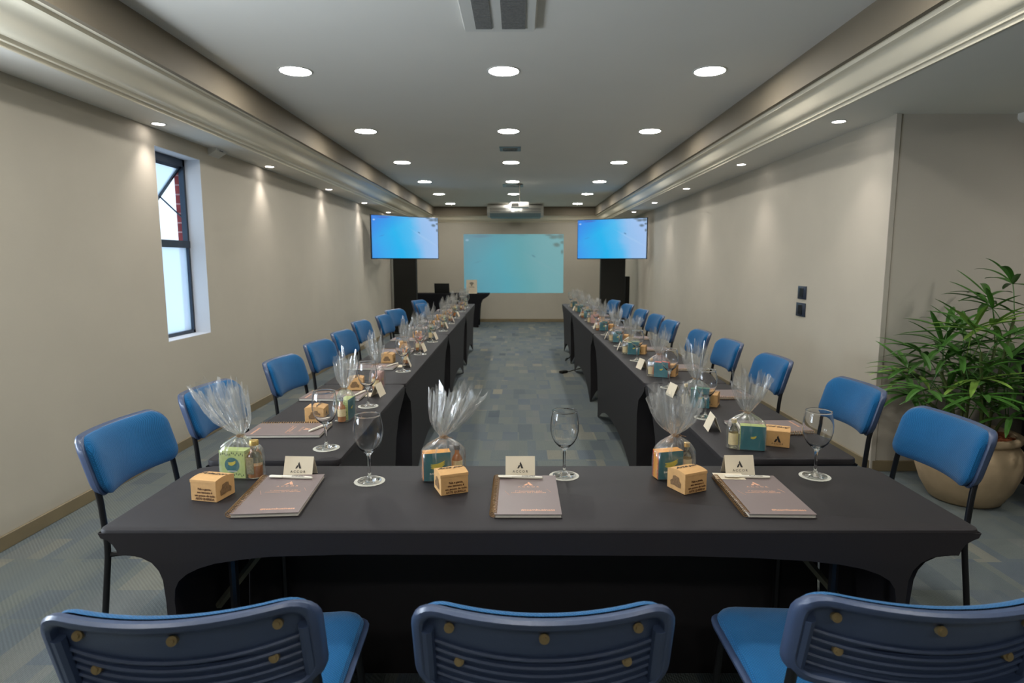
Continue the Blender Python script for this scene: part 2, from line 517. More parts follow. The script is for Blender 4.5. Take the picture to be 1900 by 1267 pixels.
def box(bm, x0, x1, y0, y1, z0, z1, mi=0, mtx=None):
    v = [bm.verts.new(p) for p in ((x0, y0, z0), (x1, y0, z0), (x1, y1, z0), (x0, y1, z0), (x0, y0, z1), (x1, y0, z1), (x1, y1, z1), (x0, y1, z1))]
    if mtx:
        for q in v: q.co = mtx @ q.co
    fs = []
    for idx in ((0, 3, 2, 1), (4, 5, 6, 7), (0, 1, 5, 4), (1, 2, 6, 5), (2, 3, 7, 6), (3, 0, 4, 7)):
        f = bm.faces.new([v[i] for i in idx]); f.material_index = mi; fs.append(f)
    return v


def bevel_all(bm, w, seg=2):
    bmesh.ops.bevel(bm, geom=bm.edges[:], offset=w, segments=seg, profile=0.5, affect='EDGES')


def newbox(x0, x1, y0, y1, z0, z1, bev=0.0, seg=2):
    bm = bmesh.new(); box(bm, x0, x1, y0, y1, z0, z1)
    if bev: bevel_all(bm, bev, seg)
    return bm


def tube(bm, pts, r, n=10, mi=0, caps=True):
    pts = [Vector(p) for p in pts]
    rr = r if isinstance(r, (list, tuple)) else [r] * len(pts)
    rings = []
    prev = None
    for i, p in enumerate(pts):
        if i == 0: d = pts[1] - p
        elif i == len(pts) - 1: d = p - pts[i - 1]
        else: d = (pts[i + 1] - p).normalized() + (p - pts[i - 1]).normalized()
        d.normalize()
        if prev is None:
            up = Vector((0, 0, 1)) if abs(d.z) < 0.9 else Vector((0, 1, 0))
            a = d.cross(up).normalized()
        else:
            a = (prev - d * prev.dot(d)).normalized()
        prev = a
        b = d.cross(a)
        rings.append([bm.verts.new(p + (a * math.cos(t) + b * math.sin(t)) * rr[i]) for t in [2 * PI * k / n for k in range(n)]])
    for i in range(len(rings) - 1):
        for k in range(n):
            f = bm.faces.new((rings[i][k], rings[i][(k + 1) % n], rings[i + 1][(k + 1) % n], rings[i + 1][k])); f.material_index = mi
    if caps:
        bm.faces.new(rings[0][::-1]).material_index = mi
        bm.faces.new(rings[-1]).material_index = mi


def fillet(pts, r, n=5):
    pts = [Vector(p) for p in pts]
    out = [pts[0]]
    for i in range(1, len(pts) - 1):
        a, b, c = pts[i - 1], pts[i], pts[i + 1]
        u = (a - b); v = (c - b)
        k = min(r, u.length * 0.45, v.length * 0.45)
        p0 = b + u.normalized() * k; p1 = b + v.normalized() * k
        for j in range(n + 1):
            t = j / n
            out.append(p0 * (1 - t) ** 2 + b * 2 * t * (1 - t) + p1 * t * t)
    out.append(pts[-1])
    return out


def lathe(bm, prof, n=32, mi=0, c=(0, 0, 0), close=False):
    rings = []
    for (r, z) in prof:
        if r < 1e-6:
            rings.append([bm.verts.new((c[0], c[1], c[2] + z))])
        else:
            rings.append([bm.verts.new((c[0] + r * math.cos(2 * PI * k / n), c[1] + r * math.sin(2 * PI * k / n), c[2] + z)) for k in range(n)])
    seq = list(range(len(rings) - 1))
    for i in seq:
        a, b = rings[i], rings[i + 1]
        for k in range(n):
            if len(a) == 1 and len(b) == 1: break
            if len(a) == 1: f = bm.faces.new((a[0], b[(k + 1) % n], b[k]))
            elif len(b) == 1: f = bm.faces.new((a[k], a[(k + 1) % n], b[0]))
            else: f = bm.faces.new((a[k], a[(k + 1) % n], b[(k + 1) % n], b[k]))
            f.material_index = mi


def poly(bm, pts, mi=0):
    f = bm.faces.new([bm.verts.new(p) for p in pts]); f.material_index = mi
    return f


def prism(bm, pts2, fn0, fn1, mi=0):
    """outline pts2 (list of (a,b)) put at fn0 and fn1 (maps to xyz) with side walls; concave outlines are fine"""
    a = [bm.verts.new(fn0(*p)) for p in pts2]
    b = [bm.verts.new(fn1(*p)) for p in pts2]
    n = len(pts2)
    for i in range(n):
        bm.faces.new((a[i], a[(i + 1) % n], b[(i + 1) % n], b[i])).material_index = mi
    for tri in tessellate_polygon([[Vector((p[0], p[1], 0)) for p in pts2]]):
        if len(set(tri)) < 3: continue
        bm.faces.new([a[i] for i in tri]).material_index = mi
        bm.faces.new([b[i] for i in tri][::-1]).material_index = mi


def rrect(w, h, r, n=6, sub=0):
    """rounded rectangle outline centred on 0"""
    r = max(0.0005, min(r, w / 2 - 1e-4, h / 2 - 1e-4))
    out = []
    for cx, cy, a0 in ((w / 2 - r, h / 2 - r, 0), (-w / 2 + r, h / 2 - r, 90), (-w / 2 + r, -h / 2 + r, 180), (w / 2 - r, -h / 2 + r, 270)):
        for k in range(n + 1):
            t = R(a0 + 90 * k / n)
            out.append((cx + r * math.cos(t), cy + r * math.sin(t)))
    if sub:     # extra points along the straight sides, so a bent plate bends
        full = []
        for i, p in enumerate(out):
            full.append(p)
            if i % (n + 1) == n:
                q = out[(i + 1) % len(out)]
                m = sub if (i // (n + 1)) % 2 == 0 else 3
                full += [(p[0] + (q[0] - p[0]) * k / m, p[1] + (q[1] - p[1]) * k / m) for k in range(1, m)]
        out = full
    return out


def ringed(bm, w, h, r, rings, fn, n=6, cap0=True, cap1=True, sub=0):
    """rings: list of (inset, depth) over a rounded rectangle, fn(a, b, depth) gives xyz"""
    R_ = []
    for s, d in rings:
        R_.append([bm.verts.new(fn(a, b, d)) for a, b in rrect(w - 2 * s, h - 2 * s, max(r - s, 0.008), n, sub)])
    m = len(R_[0])
    for i in range(len(R_) - 1):
        for k in range(m):
            bm.faces.new((R_[i][k], R_[i][(k + 1) % m], R_[i + 1][(k + 1) % m], R_[i + 1][k]))
    fs = []
    if cap0: fs.append(bm.faces.new(R_[0][::-1]))
    if cap1: fs.append(bm.faces.new(R_[-1]))
    if fs: bmesh.ops.triangulate(bm, faces=fs)


def text_mesh(name, s, size, m, space=1.0, shear=0.0, extrude=0.0002, mtx=None, lines=1.0, bold=0.0):
    c = bpy.data.curves.new(name, 'FONT')
    c.body = s; c.size = size; c.align_x = 'CENTER'; c.align_y = 'CENTER'
    c.space_character = space; c.shear = shear; c.extrude = extrude; c.space_line = lines; c.offset = bold
    c.resolution_u = 3
    o = bpy.data.objects.new(name, c); COL.objects.link(o)
    bpy.context.view_layer.update()
    dg = bpy.context.evaluated_depsgraph_get()
    me = bpy.data.meshes.new_from_object(o.evaluated_get(dg))
    bpy.data.objects.remove(o); bpy.data.curves.remove(c)
    me.name = name
    if mtx: me.transform(mtx)
    me.materials.clear(); me.materials.append(m)
    return me


def add_mesh(bm, me, mi=0):
    n0 = len(bm.faces)
    bm.from_mesh(me)
    bm.faces.ensure_lookup_table()
    for f in bm.faces[n0:]: f.material_index = mi
    bpy.data.meshes.remove(me)


def logo_a(bm, cx, cy, h, fn, th=0.0003, mi=0):
    """the slanted two-stroke A mark; fn(a,b,d) to xyz"""
    P1 = [(-0.10, 0.66), (0.05, 1.0), (0.47, 0.0), (0.16, 0.0)]
    P2 = [(-0.47, 0.0), (-0.19, 0.52), (0.0, 0.42), (-0.08, 0.22), (-0.22, 0.0)]
    for P in (P1, P2):
        pts = [(cx + a * h, cy + b * h) for a, b in P]
        prism(bm, pts, lambda a, b: fn(a, b, 0), lambda a, b: fn(a, b, th), mi)


# ---------------------------------------------------------------- the room
XL, XR, YF, YA, XE, YB = -2.57, 2.405, 14.62, 4.04, 5.6, -4.5
ZC, ZS = 2.70, 2.36

bm = newbox(XL - 0.1, XE + 0.1, YB - 0.1, YF + 0.1, -0.1, 0.0)
struct('floor', bm, M['carpet'])

# left wall with the narrow window and, beside the camera, an assumed, unseen wide one
def wall_left():
    bm = bmesh.new()
    ys = [YB, 0.75, 2.35, 4.43, 5.05, YF]
    x0, x1 = XL - 0.20, XL
    box(bm, x0, x1, ys[0], ys[1], 0, 2.9)
    box(bm, x0, x1, ys[1], ys[2], 0, 0.8)
    box(bm, x0, x1, ys[1], ys[2], 2.3, 2.9)
    box(bm, x0, x1, ys[2], ys[3], 0, 2.9)
    box(bm, x0, x1, ys[3], ys[4], 0, 0.84)
    box(bm, x0, x1, ys[3], ys[4], 2.24, 2.9)
    box(bm, x0, x1, ys[4], ys[5], 0, 2.9)
    struct('wall_left', bm, M['wall'])
wall_left()
struct('wall_right', newbox(XR, XR + 0.15, YA, YF, 0, 2.9), M['wall'])
struct('wall_alcove', newbox(XR + 0.04, XE, YA - 0.004, YA + 0.15, 0, 2.9), M['wall_alcove'])
struct('wall_far', newbox(XL - 0.1, XR + 0.3, YF, YF + 0.15, 0, 2.9), M['wall'])
struct('wall_side', newbox(XE, XE + 0.15, YB, YA, 0, 2.9), M['wall_alcove'])
struct('wall_back', newbox(XL - 0.1, XE + 0.1, YB - 0.15, YB, 0, 2.9), M['fascia'])

FL, FR = -1.97, 1.76          # inner faces of the raised ceiling
SLX, SRX = -2.27, 1.97        # inner edges of the soffits
FY = 14.36
struct('ceiling', newbox(FL - 0.02, FR + 0.02, YB, FY + 0.02, ZC, ZC + 0.1), M['ceil'])
bm = bmesh.new()
box(bm, XL, SLX, YB, YF, ZS, ZS + 0.06)
struct('ceiling', bm, M['ceil'])
bm = bmesh.new()
box(bm, SRX, XR, YB, YF, ZS, ZS + 0.06)
box(bm, XR, XE, YB, YA, ZS, ZS + 0.06)
struct('ceiling', bm, M['ceil'])
bm = bmesh.new()
box(bm, FL - 0.03, FL, YB, YF, 2.50, ZC + 0.02)
box(bm, FR, FR + 0.03, YB, YF, 2.50, ZC + 0.02)
box(bm, FL, FR, FY, FY + 0.03, 2.50, ZC + 0.02)
struct('trim_1', bm, M['fascia'])

# moulding profile: t 0 at the soffit edge .. 1 at the fascia, with z
prof = [(0.0, 0.004), (0.0, -0.004), (0.05, -0.005), (0.075, 0.013), (0.10, 0.015), (0.105, 0.011), (0.15, 0.012), (0.175, 0.029), (0.21, 0.031)]
for k in range(13):
    u = k / 12
    prof.append((0.225 + 0.52 * u, 0.032 + 0.086 * (u ** 3 * (u * (u * 6 - 15) + 10))))
prof += [(0.77, 0.120), (0.80, 0.121), (0.825, 0.138), (0.86, 0.141), (0.90, 0.142), (0.925, 0.160), (1.0, 0.164)]


def cornice_run(bm, x_s, x_f, y0, y1):
    top = [(x_s - (0.03 if x_f > x_s else -0.03), ZS + 0.18)]
    pts = [(x_s + (x_f - x_s) * t, ZS + z) for t, z in prof]
    pts.append((x_f - (0.05 if x_f > x_s else -0.05), ZS + 0.174))
    pts.append((x_s, ZS + 0.174))
    prism(bm, pts, lambda a, b: (a, y0, b), lambda a, b: (a, y1, b))


bm = bmesh.new(); cornice_run(bm, SLX, FL, YB, YF - 0.001); 
o = struct('trim_2', bm, M['cornice'], smooth=True)
bm = bmesh.new(); cornice_run(bm, SRX, FR, YB, YF - 0.001)
o = struct('trim_3', bm, M['cornice'], smooth=True)
bm = bmesh.new()
pts = [(YF - 0.0 - 0.26 * t, ZS + z) for t, z in prof] + [(YF - 0.20, ZS + 0.174), (YF, ZS + 0.174)]
prism(bm, pts, lambda a, b: (FL - 0.2, a, b), lambda a, b: (FR + 0.2, a, b))
struct('trim_4', bm, M['cornice'], smooth=True)

# baseboards
def base(name, x0, x1, y0, y1):
    struct(name, newbox(x0, x1, y0, y1, 0.0, 0.075, 0.003, 1), M['base'])
base('baseboard_left', XL, XL + 0.014, YB, YF)
base('baseboard_right', XR - 0.014, XR, YA, YF)
base('baseboard_far', XL, XR, YF - 0.014, YF)
base('baseboard_alcove', XR + 0.012, XE, YA - 0.014, YA)
struct('trim_5', newbox(XR - 0.001, XR + 0.034, YA - 0.012, YA + 0.01, 0, ZS, 0.002, 1), M['wall_alcove'])
bm = bmesh.new()
pp = [(0, 0), (0.0, -0.03), (0.015, -0.05), (0.05, -0.06), (0.07, -0.03), (0.09, 0)]
prism(bm, pp, lambda a, b: (3.18 + a, YB, ZS + b), lambda a, b: (3.18 + a, YA, ZS + b))
struct('trim_6', bm, M['white_trim'], smooth=True)

# ---------------------------------------------------------------- windows
def window_narrow():
    y0, y1, z0, z1 = 4.43, 5.05, 0.84, 2.24
    xw = XL - 0.125
    w = empty('window_1', (xw, (y0 + y1) / 2, z0)); w['kind'] = 'structure'
    ox, oy, oz = xw, (y0 + y1) / 2, z0
    def P(name, bm, m, par=None, **k):
        for v in bm.verts: v.co -= Vector((ox, oy, oz))
        return obj(name, bm, m, par or w, **k)
    bm = bmesh.new()   # light lining of the recess
    box(bm, xw, XL - 0.0005, y0 + 0.0005, y0 + 0.004, z0, z1)
    box(bm, xw, XL - 0.0005, y1 - 0.004, y1 - 0.0005, z0, z1)
    box(bm, xw, XL - 0.0005, y0, y1, z0 + 0.0005, z0 + 0.004)
    box(bm, xw, XL - 0.0005, y0, y1, z1 - 0.004, z1 - 0.0005)
    P('window_lining', bm, M['reveal'], smooth=False)
    f = 0.03
    zm = 1.565
    bm = bmesh.new()
    box(bm, xw - 0.04, xw, y0, y0 + f, z0, z1)
    box(bm, xw - 0.04, xw, y1 - f, y1, z0, z1)
    box(bm, xw - 0.04, xw, y0, y1, z0, z0 + f)
    box(bm, xw - 0.04, xw, y0, y1, z1 - f - 0.03, z1)
    box(bm, xw - 0.045, xw + 0.005, y0, y1, zm - 0.028, zm + 0.028)
    P('window_frame', bm, M['alu'], smooth=False)
    bm = bmesh.new(); box(bm, xw - 0.024, xw - 0.018, y0 + f, y1 - f, z0 + f, zm - 0.028)
    P('fixed_pane', bm, M['frosted'], smooth=False)
    # sash hinged at the top, swung outwards
    s = empty('open_sash', (0, 0, z1 - f - 0.035 - oz), parent=w)
    L_ = 0.58; ang = R(38)
    mt = Matrix.Rotation(ang, 4, 'Y')
    def S(name, bm, m):
        for v in bm.verts: v.co = mt @ v.co
        return obj(name, bm, m, s, smooth=False)
    hy = (y1 - y0) / 2 - f
    bm = bmesh.new()
    box(bm, -0.035, -0.010, -hy, -hy + 0.025, -L_, 0)
    box(bm, -0.035, -0.010, hy - 0.025, hy, -L_, 0)
    box(bm, -0.035, -0.010, -hy, hy, -0.028, 0)
    box(bm, -0.035, -0.010, -hy, hy, -L_, -L_ + 0.028)
    S('sash_frame', bm, M['alu'])
    bm = bmesh.new(); box(bm, -0.026, -0.020, -hy + 0.025, hy - 0.025, -L_ + 0.028, -0.028)
    S('sash_pane', bm, M['frosted'])
    for sy in (-1, 1):
        bm = bmesh.new()
        a = mt @ Vector((-0.03, sy * (hy - 0.006), -0.30))
        tube(bm, [a, Vector((-0.01, sy * (hy + 0.006), -0.42))], 0.006, 6)
        obj('stay_arm', bm, M['alu'], s)
    bm = bmesh.new()
    box(bm, xw - 0.085, xw - 0.041, y0 - 0.02, y0 + 0.001, z0, z1)
    box(bm, xw - 0.085, xw - 0.041, y1 - 0.012, y1 + 0.03, z0, z1)
    P('brick_reveal', bm, M['brick'], smooth=False)
window_narrow()


def assumed_wide_window():  # unseen window, assumed as the opening for the added fill light
    y0, y1, z0, z1 = 0.75, 2.35, 0.8, 2.3
    w = empty('assumed_window_2', (XL - 0.15, (y0 + y1) / 2, z0)); w['kind'] = 'structure'
    bm = bmesh.new()
    d = (y1 - y0) / 2
    h = z1 - z0
    for (a, b, c, e) in ((-d, -d + 0.05, 0, h), (d - 0.05, d, 0, h), (-0.025, 0.025, 0, h), (-d, d, 0, 0.05), (-d, d, h - 0.05, h)):
        box(bm, -0.02, 0.02, a, b, c, e)
    obj('window_frame', bm, M['alu'], w, smooth=False)
assumed_wide_window()

# ---------------------------------------------------------------- ceiling lights
def ring_disc(r0, r1, z0, z1, n=48):
    bm = bmesh.new()
    lathe(bm, [(r0, z0), (r0, z1), (r1, z1), (r1, z0), (r0, z0)], n)
    return bm


dl = empty('ceiling_light')
bm = bmesh.new(); lathe(bm, [(0.101, 0.0), (0.101, -0.006), (0.107, -0.007), (0.113, -0.004), (0.114, 0.0)], 48)
obj('lamp_ring', bm, M['white_plastic'], dl)
bm = bmesh.new(); lathe(bm, [(0.0, -0.004), (0.101, -0.004), (0.101, 0.0), (0.0, 0.0)], 48)
obj('diffuser', bm, M['led'], dl, smooth=False)
freeze(dl)
ROWN = ['nearest', 'second', 'third', 'fourth', 'fifth', 'sixth', 'seventh', 'eighth', 'ninth', 'tenth']
ROWS = [4.30, 6.19, 8.07, 9.95, 11.72, 13.62]
for x, side in ((-1.505, 'left'), (-0.103, 'middle'), (1.285, 'right')):
    for i, y in enumerate(ROWS):
        place(dl, (x, y, ZC), 0, '%s round ceiling light from the camera in the %s row' % (ROWN[i], side), 'ceiling light', 'round ceiling lights')
    for y, w_ in ((2.42, 'just above the picture'), (0.54, 'over the camera'), (-1.34, 'behind the camera')):  # lamps out of view, assumed to continue the rows and light the near side
        place(dl, (x, y, ZC), 0, 'assumed round ceiling light %s in the %s row' % (w_, side), 'ceiling light', 'round ceiling lights')

for x, y in ((3.7, 2.6), (4.9, 2.6)):  # alcove lamps out of view, assumed and added to light its wall
    place(dl, (x, y, ZS), 0, 'assumed round ceiling light of the alcove, right of the picture', 'ceiling light', 'round ceiling lights')

sp = empty('recessed_spotlight')
bm = bmesh.new(); lathe(bm, [(0.040, 0.0), (0.040, -0.003), (0.050, -0.004), (0.052, 0.0)], 32)
obj('lamp_ring', bm, M['white_plastic'], sp)
bm = bmesh.new(); lathe(bm, [(0.0, -0.002), (0.040, -0.002), (0.040, 0.0), (0.0, 0.0)], 32)
obj('bulb_face', bm, M['led2'], sp, smooth=False)
ld = bpy.data.lights.new('spot_beam', 'SPOT')
ld.energy = SPOT_W; ld.spot_size = R(84); ld.spot_blend = 0.9; ld.shadow_soft_size = 0.04; ld.color = (1.0, 0.91, 0.89)
lo = bpy.data.objects.new('spot_beam', ld); COL.objects.link(lo); lo.parent = sp; lo.location = (0, 0, -0.012)
freeze(sp)
for i, y in enumerate((4.32, 6.19, 8.08, 9.90, 11.72)):
    place(sp, (-2.465, y, ZS), 0, '%s small recessed spotlight in the lowered ceiling along the left wall' % ROWN[i], 'spotlight', 'recessed spotlights along the left wall')
for y in (2.44, 0.6):  # unseen spots, assumed to carry on the left row
    place(sp, (-2.465, y, ZS), 0, 'assumed recessed spotlight along the left wall, above and outside the picture', 'spotlight', 'recessed spotlights along the left wall')
for i, y in enumerate((4.25, 6.06, 8.01, 9.86, 11.62)):
    place(sp, (2.15, y, ZS), 0, '%s small recessed spotlight in the lowered ceiling along the right wall' % ROWN[i], 'spotlight', 'recessed spotlights along the right wall')

# ceiling vents
def cassette():
    w = empty('ceiling_vent', (-0.104, 3.18, ZC))
    bm = bmesh.new()
    prism(bm, rrect(0.40, 0.70, 0.01, 2), lambda a, b: (a, b, 0), lambda a, b: (a * 0.94, b * 0.96, -0.03))
    obj('housing', bm, M['white_plastic'], w, smooth=False)
    for cx, ww in ((-0.085, 0.085), (0.075, 0.125)):
        bm = bmesh.new()
        box(bm, cx - ww / 2, cx + ww / 2, -0.29, 0.29, -0.034, -0.0305)
        k = -0.285
        while k < 0.285:
            box(bm, cx - ww / 2, cx + ww / 2, k, k + 0.006, -0.038, -0.034); k += 0.013
        obj('grille', bm, M['grey_grille'], w, smooth=False)
    tag(w, 'large white ceiling vent with two dark grilles at the top edge of the picture', 'ceiling vent')
cassette()
for (y, wd, lab) in ((7.12, 0.24, 'small square ceiling diffuser between the second and third lamps of the middle row'), (10.42, 0.34, 'small square ceiling diffuser just before the projector mount')):
    w = empty('air_diffuser', (-0.10, y, ZC))
    obj('diffuser_frame', newbox(-wd / 2, wd / 2, -wd / 2, wd / 2, -0.012, 0, 0.003, 1), M['ac_under'], w, smooth=False)
    bm = bmesh.new()
    for k in range(4):
        s = wd * (0.34 - 0.075 * k)
        lathe_pts = [(s, -0.012 - 0.002 * k), (s * 0.86, -0.016 - 0.002 * k)]
        vs = [[bm.verts.new((sx * p[0], sy * p[0], p[1])) for sx, sy in ((1, 1), (-1, 1), (-1, -1), (1, -1))] for p in lathe_pts]
        for j in range(4):
            bm.faces.new((vs[0][j], vs[0][(j + 1) % 4], vs[1][(j + 1) % 4], vs[1][j]))
    obj('louvres', bm, M['grey_grille'], w, smooth=False)
    tag(w, lab, 'air diffuser')

# sensor on the left soffit
w = empty('motion_sensor', (XL, 5.28, 2.335))
bm = bmesh.new()
prism(bm, [(0.0, 0.024), (0.075, 0.024), (0.065, 0.005), (0.0, -0.035)], lambda a, b: (a, -0.09, b), lambda a, b: (a, 0.09, b))
obj('sensor_housing', bm, M['white_plastic'], w, smooth=False)
bm = bmesh.new(); box(bm, 0.066, 0.0705, -0.03, 0.03, 0.008, 0.02); obj('sensor_lens', bm, M['grey_grille'], w, smooth=False)
tag(w, 'small white wedge-shaped sensor under the left lowered ceiling just beyond the window', 'sensor')

# wall switches
for (z0, z1, ya, yb, lab) in ((1.112, 1.222, 5.10, 5.245, 'upper of the two dark plates on the right wall'), (0.965, 1.080, 5.10, 5.262, 'lower of the two dark plates on the right wall')):
    w = empty('wall_switch', (XR, (ya + yb) / 2, (z0 + z1) / 2))
    hy, hz = (yb - ya) / 2, (z1 - z0) / 2
    obj('plate', newbox(-0.010, 0, -hy, hy, -hz, hz, 0.003, 2), M['switch'], w)
    obj('rocker', newbox(-0.014, -0.009, -hy * 0.45, hy * 0.45, -hz * 0.7, hz * 0.7, 0.0015, 1), M['tv_body'], w)
    tag(w, lab, 'wall switch', 'dark wall plates')


# ---------------------------------------------------------------- tables
def cover_mesh(x0, x1, y0, y1, ztop=0.74, ins=0.27, hem=0.18, rc=0.03, side=0.02, endhem=True, open_side=0):
    """fitted stretch cover with its long sides along y"""
    bm = bmesh.new()
    cx, cy, w, l = (x0 + x1) / 2, (y0 + y1) / 2, x1 - x0, y1 - y0
    ringed(bm, w, l, rc, [(0.0, ztop - 0.0205), (0.0, ztop - 0.008), (0.0025, ztop - 0.002), (0.008, ztop)], lambda a, b, d: (cx + a, cy + b, d), n=4, cap0=False)
    # end curve s(z)
    ec = [(ztop - 0.02, 0.001), (ztop - 0.05, 0.02 * ins / .27), (ztop - 0.09, 0.09 * ins / .27), (ztop - 0.14, 0.19 * ins / .27), (ztop - 0.24, 0.245 * ins / .27), (0.36, 0.265 * ins / .27), (0.18, 0.275 * ins / .27), (0.0, 0.285 * ins / .27)]
    leg = 0.05
    def side_panel(xs, sgn):
        hm, pw, lg = (0.665, 9.0, 0.035) if sgn == open_side else (hem, 2.6, leg)
        left = [(y0 + s, z) for z, s in ec]
        right = [(y1 - s, z) for z, s in ec][::-1]
        ya, yb = y0 + ec[-1][1] + lg, y1 - ec[-1][1] - lg
        arch = []
        for k in range(33):
            t = 0.5 - 0.5 * math.cos(PI * k / 32)
            arch.append((ya + (yb - ya) * t, hm * (1 - abs(2 * t - 1) ** pw)))
        pts = left + arch + right
        def m(d):
            return lambda a, b: (xs + sgn * (d - side * min(1, (ztop - b) / 0.5)), a, b)
        prism(bm, pts, m(0.0), m(-0.003))
    side_panel(x0, -1); side_panel(x1, 1)
    for (ye, sg) in ((y0, 1), (y1, -1)):
        n = 9
        rows = []
        for z, s in ec:
            row = []
            for k in range(n):
                t = k / (n - 1)
                xx = x0 + side * min(1, (ztop - z) / 0.5) + (w - 2 * side * min(1, (ztop - z) / 0.5)) * t
                zz = max(z, (0.5 if endhem else 0.1) * 0.36 * (1 - abs(2 * t - 1) ** 3))
                row.append(bm.verts.new((xx, ye + sg * s, zz)))
            rows.append(row)
        for i in range(len(rows) - 1):
            for k in range(n - 1):
                bm.faces.new((rows[i][k], rows[i][k + 1], rows[i + 1][k + 1], rows[i + 1][k]))
    bmesh.ops.remove_doubles(bm, verts=bm.verts[:], dist=0.0004)
    return bm


def side_table(x0, x1, y0, y1, label, m=None, name='banquet_table', **kw):
    cx, cy = (x0 + x1) / 2, (y0 + y1) / 2
    t = empty(name, (cx, cy, 0))
    bm = cover_mesh(x0 - cx, x1 - cx, y0 - cy, y1 - cy, **kw)
    obj('stretch_cover', bm, m or M['black_cloth'], t, ang=30)
    zt = kw.get('ztop', 0.74)
    bm = newbox(x0 - cx + 0.02, x1 - cx - 0.02, y0 - cy + 0.02, y1 - cy - 0.02, zt - 0.045, zt - 0.012)
    obj('tabletop', bm, M['white_plastic'], t, smooth=False)
    tag(t, label, 'table', 'tables under fitted black stretch covers')
    return t


def xl(y): return -0.622 - 0.0135 * (y - 2.0)
segL = [(2.04, 3.365), (3.375, 5.76), (5.77, 8.07), (8.08, 10.08)]
segR = [(2.055, 3.385), (3.395, 5.825), (5.835, 8.21), (8.22, 10.08)]
for i, (a, b) in enumerate(segL):
    xm = xl((a + b) / 2)
    t = side_table(xm - 0.465, xm, a, b, '%s black-covered table in the left row, counted from the camera' % ROWN[i], open_side=-1)
    t.rotation_euler[2] = R(0.77)
for i, (a, b) in enumerate(segR):
    side_table(0.712, 1.186, a, b, '%s black-covered table in the right row, counted from the camera' % ROWN[i], open_side=1)


